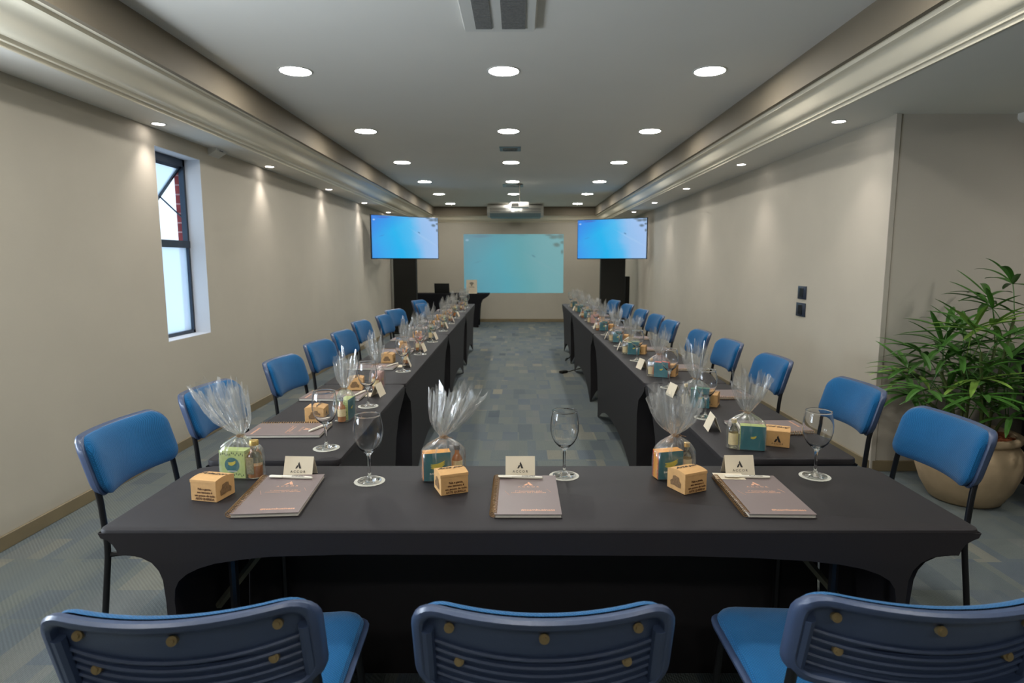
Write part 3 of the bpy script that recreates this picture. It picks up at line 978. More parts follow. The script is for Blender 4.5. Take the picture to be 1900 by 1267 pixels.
def front_table():
    Y0, Y1 = 1.487, 1.99
    X0, X1 = -1.087, 1.192
    t = empty('banquet_table', (0.05, 1.74, 0))
    ox, oy = 0.05, 1.74
    bm = bmesh.new()
    # top with rounder far corners
    def topring(s, z):
        out = []
        for cx, cy, r, a0 in ((X1 - 0.075, Y1 - 0.075, 0.075, 0), (X0 + 0.075, Y1 - 0.075, 0.075, 90), (X0 + 0.028, Y0 + 0.028, 0.028, 180), (X1 - 0.028, Y0 + 0.028, 0.028, 270)):
            for k in range(7):
                a = R(a0 + 15 * k)
                out.append(bm.verts.new((cx - ox + (r - s) * math.cos(a), cy - oy + (r - s) * math.sin(a), z)))
        return out
    rr = [topring(0.0, 0.7295), topring(0.0, 0.7305), topring(0.003, 0.737), topring(0.009, 0.740)]
    for i in range(3):
        for k in range(28):
            bm.faces.new((rr[i][k], rr[i][(k + 1) % 28], rr[i + 1][(k + 1) % 28], rr[i + 1][k]))
    bm.faces.new(rr[3])
    Lh = [(-1.082, .730), (-1.076, .717), (-1.059, .711), (-1.046, .699), (-1.038, .685), (-1.035, .670), (-1.005, .671), (-.975, .664), (-.95, .650), (-.934, .628), (-.926, .600), (-.924, .54), (-.93, .3), (-.94, 0.0),
          (-.895, 0.0), (-.898, .3), (-.902, .54), (-.897, .575), (-.886, .597), (-.862, .618), (-.83, .634), (-.786, .648), (-.71, .660), (-.645, .667), (-.45, .673)]
    Rh = [(.421, .669), (.60, .664), (.749, .655), (.83, .645), (.89, .633), (.935, .617), (.965, .598), (.981, .575), (.988, .545), (.99, .3), (.99, 0.0),
          (1.035, 0.0), (1.025, .3), (1.012, .545), (1.013, .60), (1.022, .628), (1.040, .650), (1.065, .664), (1.10, .671), (1.135, .670), (1.140, .685), (1.150, .70), (1.168, .711), (1.182, .717), (1.188, .730)]
    pts = [(a - ox, b) for a, b in Lh + [(-.018, .672)] + Rh]
    inset = lambda b: 0.03 * max(0, min(1, (0.66 - b) / 0.5))
    prism(bm, pts, lambda a, b: (a, Y0 - oy + inset(b), b), lambda a, b: (a, Y0 - oy + 0.003 + inset(b), b))
    # far panel reaches the floor
    back = [(-1.082, .73), (-1.05, .69), (-1.0, .66), (-.95, .62), (-.93, .55), (-.93, .3), (-.94, 0.0), (1.035, 0.0), (1.025, .3), (1.02, .55), (1.05, .63), (1.1, .67), (1.15, .69), (1.188, .73)]
    prism(bm, [(a - ox, b) for a, b in back], lambda a, b: (a, Y1 - oy - inset(b) - 0.003, b), lambda a, b: (a, Y1 - oy - inset(b), b))
    # end skirts, pulled in to the legs and closed to the floor
    for xe, sg in ((X0, 1), (X1, -1)):
        rows = []
        for z, q in ((.73, .003), (.717, .008), (.70, .042), (.685, .051), (.67, .056), (.664, .112), (.65, .139), (.628, .155), (.60, .163), (.54, .166), (.3, .160), (0.0, .152)):
            rows.append([bm.verts.new((xe - ox + sg * q, Y0 - oy + 0.004 + inset(z) + (Y1 - Y0 - 0.008 - 2 * inset(z)) * k / 8, z)) for k in range(9)])
        for i in range(len(rows) - 1):
            for k in range(8):
                bm.faces.new((rows[i][k], rows[i][k + 1], rows[i + 1][k + 1], rows[i + 1][k]))
    obj('stretch_cover', bm, M['black_cloth'], t, ang=30)
    obj('tabletop', newbox(X0 - ox + 0.04, X1 - ox - 0.04, Y0 - oy + 0.03, Y1 - oy - 0.03, 0.695, 0.728), M['white_plastic'], t, smooth=False)
    for xa, xb in ((-1.038, -0.80), (1.117, 0.86)):
        bm = bmesh.new()
        sl = 1 if xb > xa else -1
        tube(bm, [(xa - ox + sl * 0.12, 0.0, 0.38), (xb - ox + sl * 0.13, 0.0, 0.69)], 0.011, 4)
        obj('leg_brace', bm, M['brace'], t, smooth=False)
    for xx in (-0.78, 0.86):
        bm = bmesh.new()
        for yy in (-0.17, 0.17):
            tube(bm, [(xx - ox, yy, 0.70), (xx - ox, yy, 0.0)], 0.0125, 8)
        tube(bm, [(xx - ox, -0.17, 0.12), (xx - ox, 0.17, 0.12)], 0.010, 8)
        obj('folding_leg', bm, M['black_steel'], t)
    tag(t, 'long black-covered table across the front, with three place settings', 'table', 'tables under fitted black stretch covers')
front_table()

# desk at the far end
side = side_table(-0.28, 0.28, -0.90, 0.90, 'black-covered desk with a laptop at the far end of the room, left of the projection', m=M['black_cloth2'], ins=0.22, hem=0.03)
side.location = (-1.56, 13.62, 0); side.rotation_euler = (0, 0, R(90))
# black covered table by the plant
side = side_table(3.23, 4.3, 2.3, 3.99, 'tall black-draped table at the right edge behind the potted palm', m=M['black_cloth2'], ztop=0.86, ins=0.16, hem=0.02)


# ---------------------------------------------------------------- chairs
def back_fn(a, b, d):
    """a across, b up from the pad centre, d towards the sitter"""
    v = b / 0.205 + 0.5
    x = a
    y = -0.262 - 0.060 * v - 0.055 * (1 - (a / 0.23) ** 2) + d
    z = 0.729 + b - d * 0.25 - 0.006 * (1 - (a / 0.23) ** 2) * v
    return (x, y, z)


def make_chair():
    c = empty('chair')
    bm = bmesh.new()
    ringed(bm, 0.470, 0.210, 0.056, [(0.100, 0.0), (0.085, 0.0), (0.060, 0.0), (0.034, -0.001), (0.026, -0.004), (0.022, -0.022), (0.016, -0.027), (0.006, -0.026), (0.0, -0.018), (0.0, -0.002), (0.004, 0.004), (0.03, 0.006), (0.06, 0.006), (0.085, 0.006), (0.100, 0.006)], back_fn, n=6, sub=14)
    # ribs moulded across the lower half of the back
    for zb in (0.020, 0.000, -0.020, -0.040, -0.060):
        tube(bm, [back_fn(a, zb - 0.014 * (1 - (a / 0.196) ** 2), -0.004) for a in [-.196 + .392 * k / 14 for k in range(15)]], 0.0042, 6)
    for s in (-1, 1):
        tube(bm, [back_fn(s * 0.206, 0.046, -0.012), back_fn(s * 0.206, -0.08, -0.012)], 0.012, 8)
    obj('backrest_shell', bm, M['shell'], c)
    bm = bmesh.new()
    ringed(bm, 0.438, 0.200, 0.052, [(0.0, 0.004), (-0.002, 0.014), (0.002, 0.026), (0.014, 0.036), (0.032, 0.041), (0.056, 0.045), (0.085, 0.047), (0.096, 0.047)], lambda a, b, d: back_fn(a, b + 0.006, d), n=6, cap0=False, sub=14)
    obj('backrest_cushion', bm, M['fabric'], c)
    for a, b in ((-.165, .060), (0.0, .060), (.165, .060), (-.150, -.016), (.150, -.016)):
        bm = bmesh.new()
        p = Vector(back_fn(a, b, -0.001)); q = Vector(back_fn(a, b, -0.010))
        tube(bm, [p, q], 0.009, 12)
        q2 = Vector(back_fn(a, b, -0.013)); tube(bm, [q, q2], 0.0045, 10)
        obj('bolt', bm, M['bolt'], c)
    # seat
    def sf(a, b, d):
        front = max(0, (b - 0.12) / 0.12)
        return (a * (1 + 0.06 * b / 0.22), b + 0.0, 0.452 + d - 0.02 * front ** 2 * 0.6 + 0.012 * (a / 0.22) ** 2)
    bm = bmesh.new()
    ringed(bm, 0.47, 0.45, 0.085, [(0.10, -0.012), (0.02, -0.014), (0.0, -0.008), (-0.002, 0.002), (0.004, 0.006), (0.02, 0.006)], sf, n=6)
    obj('seat_shell', bm, M['shell'], c)
    bm = bmesh.new()
    ringed(bm, 0.445, 0.425, 0.085, [(0.0, 0.006), (-0.004, 0.016), (0.003, 0.028), (0.02, 0.035), (0.06, 0.040), (0.12, 0.043), (0.18, 0.043)], sf, n=6, cap0=False)
    obj('seat_cushion', bm, M['fabric'], c)
    for s in (-1, 1):
        bm = bmesh.new()
        top = back_fn(s * 0.206, 0.04, -0.012)
        tube(bm, fillet([top, back_fn(s * 0.212, -0.09, -0.010), (s * 0.222, -0.262, 0.45), (s * 0.228, -0.315, 0.012)], 0.05), 0.0105, 10)
        lathe(bm, [(0.0, 0.0), (0.014, 0.0), (0.013, 0.03), (0.0, 0.03)], 10, c=(s * 0.228, -0.3145, 0))
        obj('leg', bm, M['black_steel'], c)
        bm = bmesh.new()
        tube(bm, fillet([(s * 0.17, 0.10, 0.431), (s * 0.205, 0.185, 0.422), (s * 0.232, 0.205, 0.012)], 0.035), 0.0105, 10)
        lathe(bm, [(0.0, 0.0), (0.014, 0.0), (0.013, 0.03), (0.0, 0.03)], 10, c=(s * 0.232, 0.205, 0))
        obj('leg', bm, M['black_steel'], c)
    bm = bmesh.new()
    for s in (-1, 1):
        tube(bm, [(s * 0.221, -0.268, 0.425), (s * 0.19, -0.18, 0.425), (s * 0.18, 0.14, 0.425)], 0.009, 8)
    tube(bm, [(-0.18, 0.06, 0.425), (0.18, 0.06, 0.425)], 0.009, 8)
    tube(bm, [(-0.18, -0.14, 0.425), (0.18, -0.14, 0.425)], 0.009, 8)
    obj('seat_frame', bm, M['black_steel'], c)
    freeze(c)
    return c


chair = make_chair()


def chair_at(px, py, ang, label, group):
    """px,py = middle of the top edge of the backrest, ang = heading (0 faces +y)"""
    rz = R(ang)
    d = Vector((0, 0.335)); 
    ox = -math.sin(rz) * 0.335; oy = math.cos(rz) * 0.335
    place(chair, (px + ox, py + oy, 0), rz, label, 'chair', group)


chair_at(-0.590, 0.992, 6, 'blue chair seen from behind in the left foreground, turned slightly towards the wall', 'blue chairs along the front table')
chair_at(0.043, 0.998, 0, 'blue chair seen from behind in the middle foreground', 'blue chairs along the front table')
chair_at(0.735, 1.020, -3, 'blue chair seen from behind in the right foreground', 'blue chairs along the front table')
LC = [(-1.475, 2.20, 89), (-1.485, 2.86, 86), (-1.468, 3.72, 86), (-1.500, 4.50, 85), (-1.52, 5.19, 86), (-1.60, 6.10, 86), (-1.52, 6.77, 86), (-1.565, 7.62, 73), (-1.40, 8.70, 82), (-1.58, 9.55, 74)]
for i, (x, y, h) in enumerate(LC):
    chair_at(x, y, -(180 - h), '%s blue chair from the camera along the left table row' % ROWN[i], 'blue chairs along the left tables')
RC = [(1.645, 2.265, 90), (1.657, 2.925, 90), (1.602, 3.765, 89), (1.594, 4.55, 89), (1.572, 5.22, 89), (1.547, 6.15, 88), (1.565, 6.87, 86), (1.548, 7.62, 85), (1.547, 8.60, 84), (1.50, 9.53, 80)]
for i, (x, y, h) in enumerate(RC):
    chair_at(x, y, 180 - h, '%s blue chair from the camera along the right table row' % ROWN[i], 'blue chairs along the right tables')


# ---------------------------------------------------------------- table things: prototypes
def mk_glass():
    bm = bmesh.new()
    prof = [(0.0, 0.0005), (0.034, 0.0005), (0.037, 0.002), (0.036, 0.0035), (0.020, 0.0065), (0.009, 0.011), (0.0052, 0.020), (0.0046, 0.040), (0.0046, 0.068), (0.0058, 0.082), (0.010, 0.090),
            (0.020, 0.098), (0.032, 0.111), (0.041, 0.129), (0.0455, 0.150), (0.0455, 0.170), (0.0425, 0.192), (0.0401, 0.204), (0.0391, 0.209), (0.0389, 0.2115), (0.0394, 0.2130), (0.0391, 0.2144), (0.0380, 0.2150), (0.0372, 0.2142), (0.0371, 0.2128), (0.0379, 0.2115), (0.0382, 0.209), (0.0392, 0.204),
            (0.0416, 0.192), (0.0446, 0.170), (0.0446, 0.150), (0.0400, 0.129), (0.0305, 0.112), (0.018, 0.1005), (0.008, 0.0955), (0.0, 0.0945)]
    lathe(bm, prof, 40)
    return obj('wine_glass', bm, M['glass'], ang=80)


def mk_coaster():
    bm = bmesh.new()
    n = 72
    top = []; bot = []
    for k in range(n):
        r = 0.0475 + 0.0007 * math.cos(24 * 2 * PI * k / n)
        a = 2 * PI * k / n
        top.append(bm.verts.new((r * math.cos(a), r * math.sin(a), 0.0008))); bot.append(bm.verts.new((r * math.cos(a), r * math.sin(a), 0.0)))
    bm.faces.new(top); bm.faces.new(bot[::-1])
    for k in range(n): bm.faces.new((bot[k], bot[(k + 1) % n], top[(k + 1) % n], top[k]))
    return obj('paper_coaster', bm, M['doily'], smooth=False)


def mk_notebook():
    t = empty('notebook')
    w, l = 0.182, 0.300
    bm = bmesh.new(); box(bm, -0.078, 0.104, -l / 2, l / 2, 0.0, 0.0016); obj('back_cover', bm, M['backcover'], t, smooth=False)
    bm = bmesh.new(); box(bm, -0.075, 0.101, -l / 2 + 0.003, l / 2 - 0.003, 0.0018, 0.0102); obj('pages', bm, M['pages'], t, smooth=False)
    bm = bmesh.new(); box(bm, -0.078, 0.103, -l / 2, l / 2, 0.0104, 0.0122); bevel_all(bm, 0.0005, 1); obj('front_cover', bm, M['cover'], t, smooth=False)
    bm = bmesh.new()
    n = 30
    for i in range(n):
        y = -l / 2 + 0.008 + (l - 0.016) * i / (n - 1)
        c = []
        for k in range(13):
            a = 2 * PI * k / 12
            c.append((-0.081 + 0.0105 * math.cos(a), y + 0.003 * k / 12, 0.0085 + 0.0083 * math.sin(a)))
        tube(bm, c, 0.0011, 5)
    obj('spiral_binding', bm, M['coil'], t)
    bm = bmesh.new()
    z = 0.0123
    logo_a(bm, 0.016, 0.062, 0.030, lambda a, b, d: (a, b, z + d))
    T = Matrix.Translation
    add_mesh(bm, text_mesh('t', 'ACCOR', 0.013, M['copper'], space=1.7, mtx=T((0.016, 0.050, z))))
    add_mesh(bm, text_mesh('t', '1ª Convenção João', 0.0105, M['copper'], mtx=T((0.016, 0.016, z))))
    add_mesh(bm, text_mesh('t', 'COMERCIAL IBIS E MERCURE', 0.0080, M['copper'], mtx=T((0.016, 0.004, z))))
    add_mesh(bm, text_mesh('t', '#teambusiness', 0.0155, M['copper'], mtx=T((0.040, -0.122, z)), bold=0.0003))
    for (xa, ya, xb, yb) in ((-0.053, 0.018, -0.040, -0.014), (0.070, 0.034, 0.082, 0.008)):
        tube(bm, [(xa, ya, z), (xb, yb, z)], 0.0004, 4)
    obj('cover_print', bm, M['copper'], t, smooth=False)
    freeze(t)
    return t


def mk_pen():
    t = empty('pen')
    bm = bmesh.new()
    X = Matrix.Rotation(R(90), 4, 'Y')
    lathe(bm, [(0.0, -0.070), (0.0036, -0.069), (0.0048, -0.064), (0.0050, 0.045), (0.0036, 0.068), (0.0, 0.071)], 14)
    for v in bm.verts: v.co = X @ v.co
    obj('barrel', bm, M['pen'], t)
    obj('clip', newbox(-0.066, -0.026, -0.0095, -0.0045, 0.0, 0.0022, 0.0006, 1), M['pen'], t)
    me = text_mesh('pen_print', 'ACCOR HOTELS', 0.0055, M['ink'], mtx=Matrix.Translation((0.025, -0.0035, 0.0045)) @ Matrix.Rotation(R(35), 4, 'X'))
    obj('pen_print', me, M['ink'], t)
    freeze(t)
    return t


def mk_card():
    t = empty('tent_card')
    bm = bmesh.new()
    h, d, w, th = 0.064, 0.026, 0.047, 0.0006
    prism(bm, [(-d, 0), (0, h), (d, 0), (d - 0.001, 0), (0, h - 0.0022), (-d + 0.001, 0)], lambda a, b: (-w, a, b), lambda a, b: (w, a, b))
    obj('folded_card', bm, M['card'], t, smooth=False)
    ang = math.atan2(h, d)
    mt = Matrix.Translation((0, -d / 2 - 0.0004, h / 2)) @ Matrix.Rotation(ang, 4, 'X')
    bm = bmesh.new()
    logo_a(bm, 0.0, -0.004, 0.021, lambda a, b, dd: tuple(mt @ Vector((a, b, dd))))
    me = text_mesh('t', 'ACCOR', 0.0105, M['ink'], space=1.55, mtx=mt @ Matrix.Translation((0, -0.014, 0.0002)))
    add_mesh(bm, me)
    obj('card_print', bm, M['ink'], t, smooth=False)
    freeze(t)
    return t


def mk_flatcard():
    bm = bmesh.new(); box(bm, -0.045, 0.045, -0.028, 0.028, 0, 0.0012)
    return obj('flat_card', bm, M['card'], smooth=False)


def mk_kraft():
    t = empty('kraft_box')
    w, d, h = 0.042, 0.040, 0.058
    bm = bmesh.new()
    box(bm, -w, w, -d, d, 0, h)
    bevel_all(bm, 0.0012, 1)
    obj('carton', bm, M['kraft'], t, smooth=False)
    bm = bmesh.new()    # arched lid with a thin gap along the sides
    pts = [(-d - 0.0005, h - 0.004), (-d - 0.0005, h + 0.0005)]
    for k in range(9):
        a = k / 8
        pts.append((-d + 2 * d * a, h + 0.001 + 0.008 * math.sin(PI * min(1, 0.15 + a * 0.85))))
    pts += [(d, h + 0.001)]
    prism(bm, pts, lambda a, b: (-w - 0.0006, a, b), lambda a, b: (w + 0.0006, a, b))
    obj('lid', bm, M['kraft'], t, smooth=False)
    bm = bmesh.new()
    F = Matrix.Translation((0.004, -d - 0.0008, 0.022)) @ Matrix.Rotation(R(90), 4, 'X')
    add_mesh(bm, text_mesh('t', 'Fala a gente,\nseu tesouro é\num pouco de tudo\nARTE QUERIDA', 0.0088, M['brown_ink'], mtx=F, lines=1.1, bold=0.0002))
    T = Matrix.Translation((0.0, 0.006, h + 0.0098)) @ Matrix.Rotation(R(-4), 4, 'X')
    add_mesh(bm, text_mesh('t', 'Arte por', 0.022, M['ink'], shear=0.5, mtx=T, bold=0.0003), 1)
    Bk = Matrix.Translation((0.0, d + 0.0008, 0.012)) @ Matrix.Rotation(R(180), 4, 'Z') @ Matrix.Rotation(R(90), 4, 'X')
    add_mesh(bm, text_mesh('t', 'ACCOR', 0.009, M['ink'], space=1.5, mtx=Bk), 1)
    fb = lambda a, b, dd: (-a, d + 0.0008 + dd, 0.018 + b)
    logo_a(bm, 0.0, 0.0, 0.026, fb, mi=1)
    for s in (-1, 1):
        fs = lambda a, b: (s * (w + 0.0008), a, b)
        fo = lambda a, b: (s * (w + 0.0012), a, b)
        pts = [(-0.022, 0.014), (-0.024, 0.028), (-0.016, 0.034), (-0.014, 0.044), (0.002, 0.047), (0.012, 0.044), (0.014, 0.034), (0.024, 0.026), (0.022, 0.014), (0.008, 0.016), (-0.006, 0.014)]
        prism(bm, pts, fs, fo, 2)
    obj('carton_print', bm, [M['brown_ink'], M['ink'], M['kraft_dark']], t, smooth=False)
    freeze(t)
    return t


def banana(bm, c, s, fn, mi):
    for k in range(3):
        pts = []
        for j in range(9):
            a = j / 8
            pts.append((c[0] + s * (-1 + 2 * a), c[1] + s * (-0.25 + 0.24 * k + 0.45 * a - 0.50 * math.sin(PI * a))))
        for j in range(8, -1, -1):
            a = j / 8
            pts.append((c[0] + s * (-1 + 2 * a), c[1] + s * (-0.23 + 0.24 * k + 0.45 * a - 0.16 * math.sin(PI * a) + 0.04)))
        dz = 0.0002 * (k + 1)
        prism(bm, pts, lambda a, b: fn(a, b, 0.0001), lambda a, b: fn(a, b, 0.0004 + dz), mi)


def mk_giftbox(face, strip, style):
    t = empty('gift_carton')
    w, d, h = 0.0425, 0.020, 0.088
    bm = bmesh.new(); box(bm, -w, w, -d, d, 0, h)
    bm.faces.ensure_lookup_table()
    for f in bm.faces:
        n = f.normal if f.normal.length else f.calc_center_median()
        c = f.calc_center_median()
        f.material_index = 1 if (abs(c.x) > w - 1e-4 or c.z > h - 1e-4) else 0
    obj('carton', bm, [M[face], M[strip]], t, smooth=False)
    bm = bmesh.new()
    if style == 'seal':
        for sgn in (-1, 1):
            fn = lambda a, b, dd: (a * -sgn, sgn * (d + dd), b)
            pts = [(0.0245 * math.cos(2 * PI * k / 28), 0.042 + 0.0245 * math.sin(2 * PI * k / 28)) for k in range(28)]
            prism(bm, pts, lambda a, b: fn(a, b, 0.0001), lambda a, b: fn(a, b, 0.0003), 2)
            banana(bm, (0.0, 0.047), 0.013, lambda a, b, dd: fn(a, b, dd + 0.0003), 0)
            rnd = random.Random(5)
            for k in range(26):
                u = -w + 0.006 + (2 * w - 0.012) * (k % 13) / 12
                v = (0.010 if k < 13 else 0.078) + rnd.uniform(-.004, .004)
                prism(bm, [(u - .0016, v - .003), (u + .0016, v - .003), (u + .0012, v + .003), (u - .0012, v + .003)], lambda a, b: fn(a, b, 0.0001), lambda a, b: fn(a, b, 0.0003), 3)
    else:
        for sgn in (-1, 1):
            fn = lambda a, b, dd: (a * -sgn, sgn * (d + dd), b)
            banana(bm, (0.002, 0.046), 0.022 if sgn < 0 else 0.010, fn, 0)
    mt = Matrix.Translation((0.0, -d - 0.0006, 0.022)) @ Matrix.Rotation(R(90), 4, 'X')
    add_mesh(bm, text_mesh('t', 'BANANADA', 0.0085 if style != 'seal' else 0.0055, M['white_ink'], mtx=mt, bold=0.0002), 1)
    # ornament on the narrow sides
    for sx in (-1, 1):
        if strip in ('orange', 'red'):
            for e in (-1, 1):
                pts = []
                for k in range(17):
                    pts.append((e * (d - 0.0005), 0.001 + 0.086 * k / 16))
                for k in range(16, -1, -1):
                    pts.append((e * (d - 0.0035 - (0.004 if k % 2 else 0)), 0.001 + 0.086 * k / 16))
                prism(bm, pts, lambda a, b: (sx * (w + 0.0001), a, b), lambda a, b: (sx * (w + 0.0004), a, b), 4)
        else:
            rnd = random.Random(9)
            for k in range(36):
                v = 0.006 + 0.0021 * k + 0.001; u = rnd.choice((-0.010, -0.003, 0.004, 0.011))
                prism(bm, [(u - .0028, v - .0009), (u + .0028, v - .0009), (u + .0028, v + .0009), (u - .0028, v + .0009)], lambda a, b: (sx * (w + 0.0001), a, b), lambda a, b: (sx * (w + 0.0004), a, b), 3)
    obj('carton_print', bm, [M['banana'], M['white_ink'], M['teal'], M['olive'], M['zig']], t, smooth=False)
    freeze(t)
    return t


def mk_bottle(kind):
    t = empty('small_bottle')
    bm = bmesh.new()
    if kind == 'jar':
        lathe(bm, [(0.0, 0.0), (0.021, 0.0), (0.023, 0.003), (0.023, 0.066), (0.019, 0.078), (0.0125, 0.088), (0.012, 0.104), (0.0, 0.104)], 24)
        obj('bottle_body', bm, M['clear_bottle'], t)
        bm = bmesh.new(); lathe(bm, [(0.0, 0.002), (0.0205, 0.002), (0.0215, 0.004), (0.0215, 0.040), (0.0, 0.040)], 24); obj('contents', bm, M['honey'], t)
        bm = bmesh.new(); lathe(bm, [(0.0, 0.104), (0.0138, 0.104), (0.0138, 0.118), (0.0125, 0.120), (0.0, 0.120)], 24); obj('cap', bm, M['gold'], t)
        bm = bmesh.new(); box(bm, -0.014, 0.010, -0.0272, -0.0262, 0.016, 0.070); bevel_all(bm, 0.0003, 1); obj('sachet', bm, M['foil'], t, smooth=False)
    elif kind == 'amber':
        lathe(bm, [(0.0, 0.0), (0.015, 0.0), (0.017, 0.002), (0.017, 0.058), (0.014, 0.068), (0.0075, 0.076), (0.007, 0.090), (0.0, 0.090)], 20)
        obj('bottle_body', bm, M['amberliq'], t)
        bm = bmesh.new(); lathe(bm, [(0.0172, 0.024), (0.0175, 0.024), (0.0175, 0.056), (0.0172, 0.056)], 20); obj('bottle_label', bm, M['label_paper'], t)
        bm = bmesh.new(); lathe(bm, [(0.0, 0.090), (0.0092, 0.090), (0.0092, 0.104), (0.0, 0.105)], 20); obj('cap', bm, M['backcover'], t)
    else:
        lathe(bm, [(0.0, 0.0), (0.015, 0.0), (0.017, 0.002), (0.017, 0.062), (0.013, 0.074), (0.008, 0.082), (0.0075, 0.094), (0.0, 0.094)], 20)
        obj('bottle_body', bm, M['clear_bottle'], t)
        bm = bmesh.new(); lathe(bm, [(0.0172, 0.012), (0.0174, 0.012), (0.0174, 0.056), (0.0172, 0.056)], 20); obj('bottle_label', bm, M['label_paper'], t)
        bm = bmesh.new(); lathe(bm, [(0.0, 0.094), (0.0096, 0.094), (0.0096, 0.107), (0.0, 0.108)], 20); obj('cap', bm, M['gold'], t)
    freeze(t)
    return t


def mk_bag(seed, lean=(0.0, 0.0), spread=1.0, top=0.285):
    """clear bag gathered at the neck, flaring above it in pleats"""
    rnd = random.Random(seed)
    t = empty('cellophane_bag')
    N = 84
    ph = [rnd.uniform(0, 2 * PI) for _ in range(8)]
    wr = [rnd.uniform(-1, 1) for _ in range(N)]
    bm = bmesh.new()
    def fold(a, k):
        return (abs(math.sin(3 * a + ph[0])) - 0.5) * 0.75 + 0.24 * math.sin(9 * a + ph[1]) + 0.14 * wr[k]
    def ring(zf, ax, ay, amp, sq=2.0, leanf=0.0, inner=0.0):
        out = []
        for k in range(N):
            a = 2 * PI * k / N
            c, s = math.cos(a), math.sin(a)
            den = (abs(c) ** sq + abs(s) ** sq) ** (1 / sq)
            r = 1 / den * (1 + amp * fold(a, k))
            z = zf(a, k) if callable(zf) else zf
            out.append(bm.verts.new((c * ax * r + lean[0] * leanf, s * ay * r + lean[1] * leanf, z)))
        return out
    def skin(rs):
        for i in range(len(rs) - 1):
            for k in range(N):
                bm.faces.new((rs[i][k], rs[i][(k + 1) % N], rs[i + 1][(k + 1) % N], rs[i + 1][k]))
    cr = lambda base, j: (lambda a, k: base + j * (0.5 * math.sin(3 * a + ph[2]) + 0.5 * math.sin(7 * a + ph[3]) + 0.35 * wr[k]))
    rs = [ring(0.001, 0.058, 0.028, 0.02, 4.5), ring(0.004, 0.068, 0.034, 0.02, 4.5), ring(0.03, 0.069, 0.035, 0.045, 4), ring(0.06, 0.069, 0.035, 0.05, 4), ring(0.088, 0.067, 0.034, 0.07, 3.5),
          ring(0.100, 0.060, 0.032, 0.14, 3), ring(0.113, 0.045, 0.028, 0.22, 2.5), ring(0.124, 0.028, 0.022, 0.30, 2), ring(0.132, 0.014, 0.012, 0.35, 2), ring(0.138, 0.010, 0.009, 0.35, 2),
          ring(0.146, 0.017, 0.014, 0.42, 2, 0.04), ring(0.162, 0.030 * spread, 0.025 * spread, 0.5, 2, 0.15), ring(0.185, 0.043 * spread, 0.037 * spread, 0.6, 2, 0.35),
          ring(cr(0.215, 0.005), 0.054 * spread, 0.044 * spread, 0.62, 2, 0.6), ring(cr(0.245, 0.018), 0.062 * spread, 0.048 * spread, 0.62, 2, 0.85), ring(cr(top - 0.016, 0.036), 0.068 * spread, 0.051 * spread, 0.6, 2, 1.05)]
    skin(rs)
    f = bm.faces.new(rs[0][::-1])
    # inner layer of the ruffle
    ph[0] += 1.3; ph[1] += 2.1; ph[3] += 1.0
    wr = [rnd.uniform(-1, 1) for _ in range(N)]
    rs = [ring(0.136, 0.007, 0.006, 0.4), ring(0.155, 0.018 * spread, 0.015 * spread, 0.5, 2, 0.1), ring(0.185, 0.029 * spread, 0.026 * spread, 0.6, 2, 0.35),
          ring(cr(0.22, 0.008), 0.037 * spread, 0.033 * spread, 0.65, 2, 0.65), ring(cr(top - 0.004, 0.042), 0.046 * spread, 0.039 * spread, 0.7, 2, 1.0)]
    skin(rs)
    obj('film', bm, M['film'], t, ang=35)
    bm = bmesh.new()
    for dz, rr_ in ((0.134, 0.0115), (0.1375, 0.0112)):
        tube(bm, [(rr_ * math.cos(2 * PI * k / 16), rr_ * math.sin(2 * PI * k / 16), dz + 0.001 * math.sin(k)) for k in range(17)], 0.0009, 5)
    for s in (-1, 1):
        tube(bm, fillet([(0.004, -0.0115, 0.136), (s * 0.014, -0.018, 0.138), (s * 0.028, -0.020, 0.131 + 0.004 * s)], 0.01), 0.0008, 5)
    tube(bm, [(0.006 + 0.009 * math.cos(a), -0.0135, 0.137 + 0.005 * math.sin(a)) for a in [2 * PI * k / 12 for k in range(13)]], 0.0008, 5)
    obj('twine', bm, M['twine'], t)
    freeze(t)
    return t


P_glass, P_coaster, P_note, P_pen, P_card, P_flat, P_kraft = mk_glass(), mk_coaster(), mk_notebook(), mk_pen(), mk_card(), mk_flatcard(), mk_kraft()
for p in (P_glass, P_coaster, P_flat): KIDS[p.name] = []
BAGS = [mk_bag(3, (-0.055, 0.0), 1.12, 0.290), mk_bag(11, (0.045, 0.0), 1.05, 0.280), mk_bag(24, (0.005, 0.0), 1.15, 0.280), mk_bag(31, (0.0, 0.01), 0.85, 0.275), mk_bag(47, (0.01, -0.01), 0.8, 0.285), mk_bag(58, (-0.01, 0.0), 0.9, 0.27)]
CART = {}
def carton(face, strip, style='plain'):
    k = (face, strip, style)
    if k not in CART: CART[k] = mk_giftbox(*k)
    return CART[k]
BOT = {}
def bottle(k):
    if k not in BOT: BOT[k] = mk_bottle(k)
    return BOT[k]

ZT = 0.7405
FACEW = {'lime': 'pale green', 'teal': 'teal', 'pink': 'pink'}
STRIPW = {'lime': 'pale green', 'orange': 'orange', 'green': 'dark green', 'red': 'red', 'pink': 'pink', 'teal': 'teal'}
BOTW = {'jar': 'squat gold-capped jar of honey', 'amber': 'small amber bottle', 'clear': 'small clear gold-capped bottle'}


